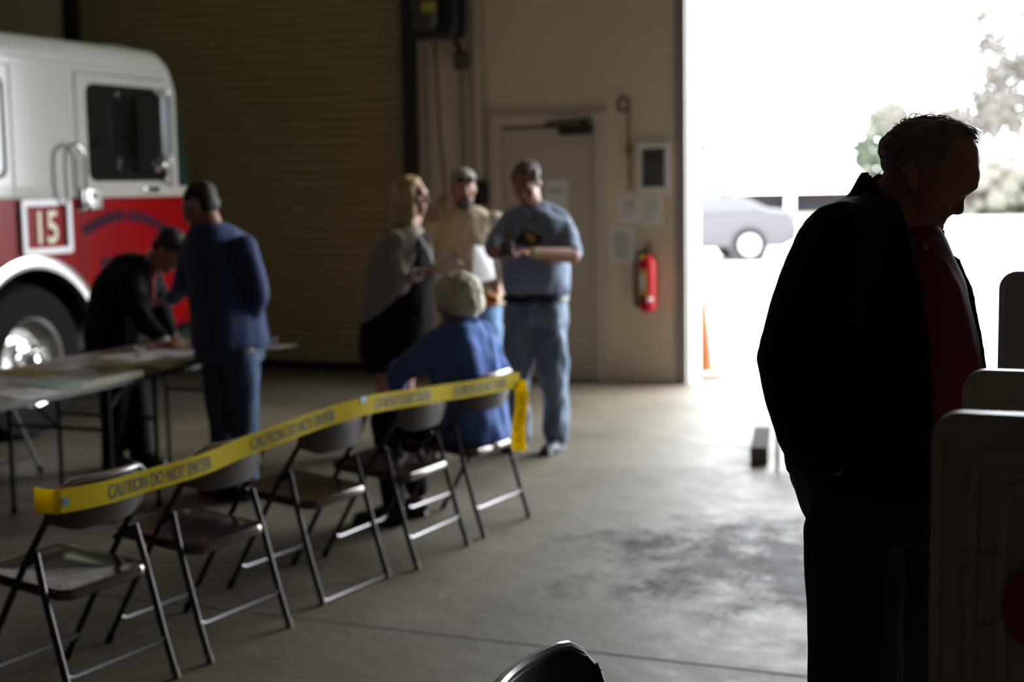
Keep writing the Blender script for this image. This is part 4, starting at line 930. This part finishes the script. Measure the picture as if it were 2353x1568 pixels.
cloth('shirt', bm, mat('royal_blue_shirt', (.09, .19, .55), .9), t, disp=(.024, 7))
bm = bmn(); chain(bm, [J(1030, 742, d - .06), J(1062, 745, d - .09), J(1095, 735, d - .03)], [.016, .018, .016]); cloth('collar', bm, mat('royal_blue_shirt', (.09, .19, .55), .9), t, .007, 2, None)
M_bp = mat('black_trousers', (.010, .010, .011), .95, spec=.2)
bm = bmn(); chain(bm, [hN, kN, aN + UP * .03], [.10, .078, .062]); chain(bm, [hF, kF, aF + UP * .03], [.10, .078, .062]); ball(bm, J(1075, 1005, d), (.17, .17, .085)); cloth('trousers', bm, M_bp, t)
for a_ in (aN, aF):
    bm = bmn(); shoe(bm, a_, ph_ + 20); part('shoe', remesh(bm, .008, 3), M_blk, t)
bm = bmn(); lball(bm, HM, (0, -.028, .035), (.112, .118, .105)); lball(bm, HM, (0, -.055, -.02), (.102, .085, .085))
for s in (-1, 1): lball(bm, HM, (s * .075, -.005, .02), (.028, .055, .055))
part('hair', remesh(bm, .007, 2, (.010, 28)), mat('white_hair', (.92, .88, .70), .8, n=.2, scale=25), t)

# ---- man in navy jacket
d = 7.4; ph_ = -135; t = thing('person', 'man in navy jacket and jeans with his back turned, leaning over the far table', 'person', (J(525, 1000, d).x, J(525, 1000, d).y, 0))
HM = head_matrix(J(458, 478, d + .05), ph_ + 18, 22, 0, 1.0)
bm = bmn(); add_head(bm, HM); chain(bm, [HM @ V((0, -.03, -.05)), J(488, 540, d)], [.060, .07]); chain(bm, [J(500, 570, d), J(515, 660, d), J(525, 780, d)], [.10, .11, .11])
eL = J(425, 655, d + .25); wL = J(392, 692, d + .42); eR = J(590, 680, d - .08); wR = J(565, 770, d + .06)
chain(bm, [J(448, 565, d + .1), eL, wL], [.055, .045, .03]); chain(bm, [J(560, 570, d - .12), eR, wR], [.055, .045, .03])
add_hand(bm, wL, J(345, 690, d + .5) - wL, UP, -1, .35); add_hand(bm, wR, J(560, 810, d + .1) - wR, R0, 1, .5)
kA = J(508, 940, d + .04); aA = J(515, 1110, d + .04); kB = J(560, 940, d - .06); aB = J(563, 1112, d - .06)
chain(bm, [J(505, 810, d + .06), kA, aA], [.075, .055, .04]); chain(bm, [J(555, 810, d - .06), kB, aB], [.075, .055, .04])
part('body', remesh(bm, .006, 3), M_skin2, t)
M_nv = mat('navy_jacket', (.033, .060, .165), .85)
bm = bmn(); loft(bm, [ring(484, 512, d, .075, .075, ph_), ring(492, 526, d, .14, .10, ph_), ring(503, 550, d, .195, .125, ph_), ring(510, 590, d, .205, .15, ph_), ring(516, 660, d, .195, .16, ph_), ring(522, 710, d, .19, .16, ph_), ring(527, 760, d, .20, .165, ph_), ring(532, 797, d, .205, .17, ph_)])
chain(bm, [J(448, 565, d + .1), J(435, 610, d + .18), eL, wL.lerp(eL, .12)], [.075, .068, .06, .045]); chain(bm, [J(560, 570, d - .12), J(580, 630, d - .1), eR, wR.lerp(eR, .1)], [.078, .07, .062, .048])
cloth('jacket', bm, M_nv, t, disp=(.012, 6))
bm = bmn(); chain(bm, [wL.lerp(eL, .10), wL.lerp(eL, .02)], [.036, .034]); part('shirt_cuff', bm, M_paper, t)
bm = bmn(); loft(bm, [ring(527, 790, d, .18, .15, ph_), ring(527, 830, d, .18, .15, ph_)]); chain(bm, [J(506, 830, d + .06), kA, aA], [.10, .08, .066]); chain(bm, [J(553, 830, d - .06), kB, aB], [.10, .08, .066]); cloth('trousers', bm, mat('dark_denim', (.06, .11, .22), .85, n=.3, scale=10), t, disp=(.012, 8))
for a_ in (aA, aB):
    bm = bmn(); shoe(bm, a_, ph_); part('shoe', remesh(bm, .008, 3), M_blk, t)
bm = bmn(); lball(bm, HM, (0, -.030, .055), (.082, .096, .078)); lball(bm, HM, (0, -.065, .0), (.070, .052, .06)); part('hair', remesh(bm, .007, 2, (.004, 40)), mat('brown_hair', (.055, .035, .025), .7, n=.3, scale=20), t)
for s in (-1, 1):
    bm = bmn(); lball(bm, HM, (s * .073, -.03, .0), (.012, .035, .045)); part('grey_temple', bm, mat('grey_hair', (.42, .38, .35), .8), t)

# ---- bending man in dark suit
d = 8.3; ph_ = 55; t = thing('person', 'man in dark suit bending low over the far table to write, beside the fire engine', 'person', (J(290, 1000, d).x, J(290, 1000, d).y, 0))
HM = head_matrix(J(388, 578, d - .08), ph_ + 10, 48, 0, 1.0)
bm = bmn(); add_head(bm, HM); chain(bm, [HM @ V((0, -.03, -.05)), J(340, 612, d)], [.058, .065]); chain(bm, [J(320, 640, d), J(280, 730, d), J(268, 820, d)], [.10, .11, .12])
eL = J(330, 745, d - .2); wL = J(378, 786, d - .28); eR = J(372, 720, d + .1); wR = J(398, 778, d - .02)
chain(bm, [J(298, 645, d - .15), eL, wL], [.05, .045, .03]); chain(bm, [J(345, 640, d + .15), eR, wR], [.05, .045, .03])
add_hand(bm, wL, J(418, 796, d - .32) - wL, UP - F0 * .2, -1, .5); add_hand(bm, wR, J(420, 792, d - .10) - wR, UP, 1, .6)
kA = J(262, 960, d - .03); aA = J(258, 1065, d); kB = J(316, 960, d + .05); aB = J(326, 1060, d + .05)
chain(bm, [J(262, 850, d - .05), kA, aA], [.075, .055, .04]); chain(bm, [J(300, 850, d + .06), kB, aB], [.075, .055, .04])
part('body', remesh(bm, .006, 3), M_skin2, t)
M_su = mat('charcoal_suit', (.010, .010, .013), .9, spec=.25)
bm = bmn(); chain(bm, [J(340, 612, d), J(305, 640, d), J(272, 690, d), J(258, 760, d), J(262, 840, d)], [.085, .165, .175, .165, .165]); chain(bm, [J(298, 645, d - .1), J(338, 640, d + .12)], [.10, .10])
chain(bm, [J(298, 645, d - .15), J(312, 700, d - .18), eL, wL.lerp(eL, .15)], [.08, .072, .062, .045]); chain(bm, [J(345, 640, d + .15), J(362, 680, d + .14), eR, wR.lerp(eR, .15)], [.08, .07, .06, .045])
cloth('suit_jacket', bm, M_su, t, disp=(.012, 7))
bm = bmn(); chain(bm, [wL.lerp(eL, .15), wL.lerp(eL, .03)], [.040, .036]); part('shirt_cuff', bm, M_paper, t)
bm = bmn(); chain(bm, [J(358, 622, d - .13), J(350, 650, d - .17), J(352, 690, d - .17)], [.012, .012, .01]); part('lanyard', bm, mat('red_lanyard', (.5, .04, .05), .6), t)
bm = bmn(); chain(bm, [J(266, 850, d), J(262, 855, d - .05), kA, aA], [.15, .10, .08, .068]); chain(bm, [J(300, 850, d + .06), kB, aB], [.10, .08, .068]); cloth('trousers', bm, M_su, t)
for a_ in (aA, aB):
    bm = bmn(); shoe(bm, a_, ph_); part('shoe', remesh(bm, .008, 3), M_blk, t)
bm = bmn(); lball(bm, HM, (0, -.028, .058), (.083, .098, .078)); lball(bm, HM, (0, -.06, .0), (.070, .052, .06)); lball(bm, HM, (0, .05, .09), (.06, .04, .03)); part('hair', remesh(bm, .007, 2, (.004, 40)), mat('black_hair', (.010, .009, .010), .6), t)
hn = J(418, 790, d - .33); pn = thing('pen', 'thin white pen in the bending man\'s hand', 'pen', hn); bm = bmn(); cone(bm, hn + UP * -.045 + R0 * .01, hn + UP * .07 - R0 * .03, .005); part('barrel', bm, M_white, pn)

# ---- foreground man in silhouette
d = 2.72; S = FPX / d; t = thing('person', 'large balding man in dark jacket, in near silhouette, head bowed by the voting booths', 'person', (J(2010, 1500, d).x, J(2010, 1500, d).y, 0))
def E(px, py, rx, ry, rw, bm, rot=0, dd=0):
    c = at(px, py, d + dd); M = Matrix((R0, F0, UP)).transposed() @ Matrix.Rotation(radians(rot), 3, 'Y'); ball(bm, c, (rx / S, rw, ry / S), M)
def K(q, rr, bm, dd=0, seg=14): chain(bm, [at(x, y, d + dd) for x, y in q], [r / S for r in rr], seg)
bm = bmn()
E(2140, 372, 108, 102, .077, bm); E(2205, 402, 43, 52, .056, bm); E(2126, 450, 64, 60, .064, bm); E(2180, 443, 33, 22, .050, bm); E(2150, 470, 34, 26, .056, bm); E(2110, 455, 60, 62, .066, bm); E(2226, 427, 15, 14, .045, bm)
K([(2205, 446), (2203, 466), (2202, 480)], [12, 13, 14], bm); E(2200, 482, 15, 13, .018, bm)
E(2158, 485, 24, 20, .040, bm); E(2172, 492, 13, 8, .026, bm); E(2160, 507, 15, 5.5, .024, bm); E(2152, 522, 14, 10, .030, bm); E(2140, 515, 24, 23, .033, bm); E(2100, 500, 45, 42, .056, bm)
E(2166, 462, 26, 14, .052, bm)
K([(2085, 415), (2066, 455), (2050, 510)], [56, 68, 80], bm); K([(2110, 525), (2100, 570)], [38, 45], bm)
for s in (-1, 1):
    c = [(2092, 378), (2082, 395), (2084, 418), (2098, 436)]
    chain(bm, [at(x, y, d + s * .078) for x, y in c], [.010, .011, .010, .009], 10); ball(bm, at(2094, 405, d + s * .073), (.014, .010, .026), Matrix((R0, F0, UP)).transposed())
chain(bm, [at(2030, 600, d), at(2020, 800, d), at(2020, 1050, d)], [.12, .14, .14])
eN = at(1842, 822, d - .27); wN = at(1888, 1050, d - .20); eF = at(1960, 830, d + .28); wF = at(2120, 930, d + .2)
chain(bm, [at(1925, 560, d - .19), eN, wN], [.06, .05, .033]); chain(bm, [at(1980, 560, d + .19), eF, wF], [.06, .05, .033])
add_hand(bm, wN, at(1955, 1130, d - .02) - wN, -R0 - F0, -1, .9, 1.0); add_hand(bm, wF, at(2230, 960, d + .15) - wF, UP, 1, .5, 1.05)
chain(bm, [at(1965, 1200, d - .09), V((at(1955, 1700, d - .09).x, at(1955, 1700, d - .09).y, .50)), V((at(1960, 1500, d - .09).x, at(1960, 1500, d - .09).y, .07))], [.085, .062, .045])
chain(bm, [at(2040, 1200, d + .1), V((at(2050, 1700, d + .1).x, at(2050, 1700, d + .1).y, .50)), V((at(2060, 1500, d + .1).x, at(2060, 1500, d + .1).y, .07))], [.085, .062, .045])
part('body', remesh(bm, .0045, 3), mat('skin_ruddy', (.40, .20, .14), .5, n=.1, scale=25, spec=.35), t)
# hair: thin combed-over cap, curls at the nape, loose strands
bm = bmn(); E(2116, 352, 90, 82, .080, bm); E(2138, 322, 78, 53, .070, bm); E(2050, 345, 26, 34, .055, bm); E(2062, 380, 28, 26, .062, bm)
E(2190, 294, 32, 16, .050, bm, 25); K([(2195, 288), (2222, 303), (2240, 319)], [10, 7, 3], bm)
for s in (-1, 1): E(2108, 365, 36, 28, .012, bm, 0, s * .07)
part('hair', remesh(bm, .0045, 2, (.005, 45)), mat('thin_brown_grey_hair', (.24, .185, .14), .6, n=.4, scale=30), t)
random.seed(31); bm = bmn()
for k in range(170):
    u = random.random(); a = radians(200 - 170 * u); r = 1.0; cx_, cy_ = 2140, 362
    x0 = cx_ + 112 * cos(a); y0 = cy_ - 98 * sin(a); dd = random.uniform(-.05, .05); sh = sqrt(1 - (dd / .085) ** 2)
    x0 = cx_ + (x0 - cx_) * sh; y0 = cy_ + (y0 - cy_) * sh
    if u > .55: v = V((12 + random.uniform(0, 14), 3 + 16 * (u - .5), 0)); lift = random.uniform(-2, 6)
    else: v = V((random.uniform(-10, 6), random.uniform(-9, 2), 0)); lift = random.uniform(0, 8)
    nx, ny = cos(a), -sin(a); q = []
    for j in range(5):
        w_ = j / 4; q.append(at(x0 + v.x * w_ + nx * lift * sin(w_ * 2.4), y0 + v.y * w_ + ny * lift * sin(w_ * 2.4), d + dd))
    tube(bm, q, [.0010, .0009, .0007, .0006, .0003], seg=3)
for k in range(70):
    dd = random.uniform(-.05, .05); x0 = random.uniform(2195, 2225); y0 = 268 + (x0 - 2180) * .55 + random.uniform(0, 14); q = []
    ex = random.uniform(2236, 2257); ey = 322 + random.uniform(-16, 18)
    for j in range(6):
        w_ = j / 5; q.append(at(x0 + (ex - x0) * (1 - (1 - w_) ** 1.5), y0 + (ey - y0) * w_ ** 1.35, d + dd))
    tube(bm, q, [.0010, .0009, .0008, .0007, .0005, .0003], seg=3)
for cx_, cy_, r_ in ((2075, 275, 5), (2100, 266, 9), (2110, 264, 7), (2085, 280, 6), (2058, 292, 6)):
    q = [at(cx_ + r_ * 1.2 * cos(radians(200 - 34 * j)), cy_ + 6 - r_ * sin(radians(200 - 34 * j)) * 1.3, d + .01) for j in range(7)]; tube(bm, q, .0009, seg=3)
part('loose_strands', bm, mat('strand_hair', (.12, .09, .07), .6), t, kind='stuff')
bm = bmn(); 
for s in (-1, 1): K([(2226, 432), (2240, 436)], [4, 1.5], bm, s * .028)
part('eyebrows', bm, mat('strand_hair', (.12, .09, .07), .6), t)
for s in (-1, 1):
    bm = bmn(); ball(bm, at(2194, 447, d + s * .030), .0115, sub=2); part('eye', bm, mat('eye_dark', (.05, .04, .035), .2), t)
# shirt
def fring(py, xb, xf, b, dd=0, n=36, sl=0):
    c = (xb + xf) / 2; a_ = (xf - xb) / 2 / S; o = []
    for k in range(n):
        th_ = 2 * pi * k / n; ct, st = cos(th_), sin(th_); o.append(at(c, py, d + dd) + R0 * a_ * ct + F0 * b * (abs(st) ** .85) * (1 if st > 0 else -1) + UP * sl * ct)
    return o
M_rs = mat('dark_red_shirt', (.16, .018, .016), .9)
bm = bmn(); loft(bm, [fring(515, 1995, 2150, .085), fring(545, 1930, 2158, .15), fring(590, 1860, 2172, .20), fring(650, 1835, 2200, .225), fring(720, 1825, 2216, .235), fring(800, 1825, 2232, .24), fring(900, 1830, 2238, .24), fring(1000, 1835, 2230, .23), fring(1075, 1840, 2215, .22)])
cloth('shirt', bm, M_rs, t, .008, 4, (.006, 9))
bm = bmn(); K([(2156, 524), (2167, 533), (2168, 546)], [5, 5, 3], bm, -.02); K([(2120, 560), (2150, 548), (2162, 524)], [7, 8, 4], bm, -.03); K([(2020, 405), (2005, 415), (2060, 500), (2120, 560)], [7, 6, 6, 6], bm, -.06)
part('shirt_collar', remesh(bm, .003, 1), M_rs, t)
bm = bmn()
for x, y in ((2128, 568), (2150, 640), (2162, 720), (2170, 800)): cone(bm, at(x, y, d - .17 - .02 * (y > 600)), at(x, y, d - .18 - .02 * (y > 600)), .005)
part('button', bm, mat('pale_button', (.4, .38, .33), .4), t)
# jacket: open shell, torso + near and far fronts
M_jk = mat('black_navy_jacket', (.009, .011, .020), .92, spec=.25)
JR = [(450, 1962, 2075, .11), (466, 1922, 2105, .15), (492, 1885, 2128, .19), (530, 1852, 2155, .225), (590, 1832, 2184, .25), (660, 1815, 2214, .262), (720, 1808, 2228, .268), (790, 1804, 2241, .27), (850, 1804, 2250, .27), (950, 1806, 2252, .27), (1030, 1804, 2245, .265), (1090, 1812, 2232, .255)]
def jring(py, xb, xf, b, off):
    c = (xb + xf) / 2; a_ = (xf - xb) / 2 / S - off; b_ = b - off; o = []; n = 44
    k0 = 12 if py > 560 else 20     # far edge angle, near edge angle (deg)
    a0, a1 = (-12 if py > 540 else 50), 360 - 84
    for k in range(n + 1):
        th_ = radians(a0 + (a1 - a0) * k / n); ct, st = cos(th_), sin(th_); o.append(at(c, py, d) + R0 * a_ * ct + F0 * b_ * (abs(st) ** .85) * (1 if st > 0 else -1))
    return o
bm = bmn()
rings = [jring(*q, 0) + jring(*q, .016)[::-1] for q in JR]; loft(bm, rings)
# stand collar
cr_ = []
for k in range(19):
    u = -1 + 2 * k / 18; a = radians(180 + u * 98); ct, st = cos(a), sin(a)
    base_x = 2030 + 78 * ct * 1.0; low = at(2030, 475, d) + R0 * (88 / S) * ct + F0 * .105 * st
    hgt = (78 if abs(u) < .25 else 78 - (abs(u) - .25) * 62)
    top_ = at(2034, 475 - hgt, d) + R0 * ((52 if ct < 0 else 66) / S) * ct + F0 * .078 * st
    sh = (abs(u) ** 1.6) * 62 / S; low = low - UP * sh * .9 + R0 * (0 if ct < 0 else 0); top_ = top_ - UP * sh * .8
    iv = (low + top_) / 2; cen = at(2034, 440, d); inw = V((cen.x - iv.x, cen.y - iv.y, 0)).normalized() * .009
    cr_.append([low, top_, top_ + inw, low + inw])
loft(bm, cr_)
# shoulders and sleeves
chain(bm, [at(1940, 578, d - .17), at(1903, 650, d - .21), at(1874, 740, d - .255), eN, at(1847, 900, d - .27), at(1862, 990, d - .25), at(1876, 1035, d - .235)], [.090, .087, .083, .080, .074, .064, .056])
chain(bm, [at(1965, 575, d + .18), at(1930, 640, d + .24), eF, wF.lerp(eF, .1)], [.088, .085, .075, .055])
chain(bm, [at(2000, 505, d - .06), at(1940, 572, d - .16)], [.050, .088]); chain(bm, [at(2000, 505, d + .06), at(1965, 572, d + .16)], [.050, .086])
cloth('jacket', bm, M_jk, t, .0065, 3, (.005, 10))
bm = bmn(); loft(bm, [fring(1040, 1812, 2228, .235), fring(1120, 1824, 2222, .235), fring(1180, 1846, 2212, .225), fring(1207, 1860, 2200, .20)])
lx, ly = at(1957, 1300, d - .1), at(2060, 1300, d + .1)
chain(bm, [at(1962, 1215, d - .10), at(1962, 1330, d - .10), at(1968, 1480, d - .10), V((lx.x, lx.y, .50)), V((lx.x, lx.y, .08))], [.094, .094, .089, .080, .070])
chain(bm, [at(2060, 1215, d + .10), V((ly.x, ly.y, .50)), V((ly.x, ly.y, .08))], [.115, .088, .075])
cloth('trousers', bm, mat('indigo_denim', (.012, .017, .035), .9), t, .008, 4, (.008, 9))
for a_ in (lx, ly):
    bm = bmn(); shoe(bm, a_, 80, .29, .052); part('shoe', remesh(bm, .007, 3), M_blk, t)

# ================================================================ VOTING BOOTHS
M_booth = mat('beige_plastic', (.48, .42, .34), .45, n=.05, scale=10)
def wing(bm, y, x0, x1, z0, z1, thick=.022):
    w_, h_ = x1 - x0, z1 - z0; cx, cz = (x0 + x1) / 2, (z0 + z1) / 2
    ux, uy = V((1, 0, 0)), V((0, 0, 1))        # normal = ux x uy = -Y (towards camera)
    plate(bm, rrect(w_, h_, .035), (cx, y, cz), ux, uy, 0, thick)
    for k, ins in enumerate((.045, .085, .135)):
        o_ = rrect(w_ - 2 * ins, h_ - 2 * ins, .045); i_ = rrect(w_ - 2 * ins - .028, h_ - 2 * ins - .028, .035)
        frame_ring(bm, o_, i_, (cx, y, cz), ux, uy, thick - .001, thick + .006)
    frame_ring(bm, rrect(w_ + .006, h_ + .006, .037), rrect(w_ - .022, h_ - .022, .028), (cx, y, cz), ux, uy, -.004, thick + .006)
    for z in (.90, 1.0, 1.1):
        if z1 - .1 > z > z0 + .03: box(bm, (x0 + .065, y - thick - .002, z), (.05, .008, .006))
def booth(label, wings, x0=-.205, x1=.32, yb0=None, yb1=None):
    y0, y1 = yb0, yb1; t = thing('voting_booth', label, 'voting booth', (0.1, (y0 + y1) / 2, 0))
    for y, zt in wings:
        bm = bmn(); wing(bm, y, x0, x1, .80, zt); part('privacy_wing', bm, M_booth, t)
    zt = max(z for _, z in wings)
    bm = bmn(); bx(bm, x1, x1 + .03, y0, y1, .80, zt, bev=.01); part('back_panel', bm, M_booth, t)
    bm = bmn(); bx(bm, x0 + .01, x1, y0 + .005, y1 - .028, .80, .835, bev=.008); part('writing_shelf', bm, M_booth, t)
    for x in (x0 + .05, x1 - .03):
        for y in (y0 + .05, y1 - .07):
            bm = bmn(); cone(bm, (x, y, 0), (x, y, .81), .013); part('leg', bm, M_alu, t)
    return t
b1 = booth('beige plastic voting booth nearest the camera at the lower right corner', ((2.04, 1.297), (2.505, 1.297)), yb0=2.04, yb1=2.505)
b2 = booth('taller voting booth whose single ridged wing stands against the bright opening', ((3.24, 1.417),), x0=-.195, yb0=2.62, yb1=3.24)
# keep the shelf of the man's booth clear of his belly
b3 = booth('farthest voting booth, only a corner of it peeking above the taller one', ((3.52, 1.36), (3.94, 1.425)), x0=-.16, yb0=3.52, yb1=3.94)
# red printed mark on the near wing
q = onY(2336, 1392, 2.012); bm = bmn()
loft(bm, [[V((q.x + .075 + .095 * cos(2 * pi * k / 30), 2.04 - .030 - e, q.z + .075 * sin(2 * pi * k / 30))) for k in range(30)] for e in (0, .001)]); part('red_emblem', bm, mat('emblem_red', (.35, .012, .02), .5), b1)

print('objects', len(bpy.data.objects))
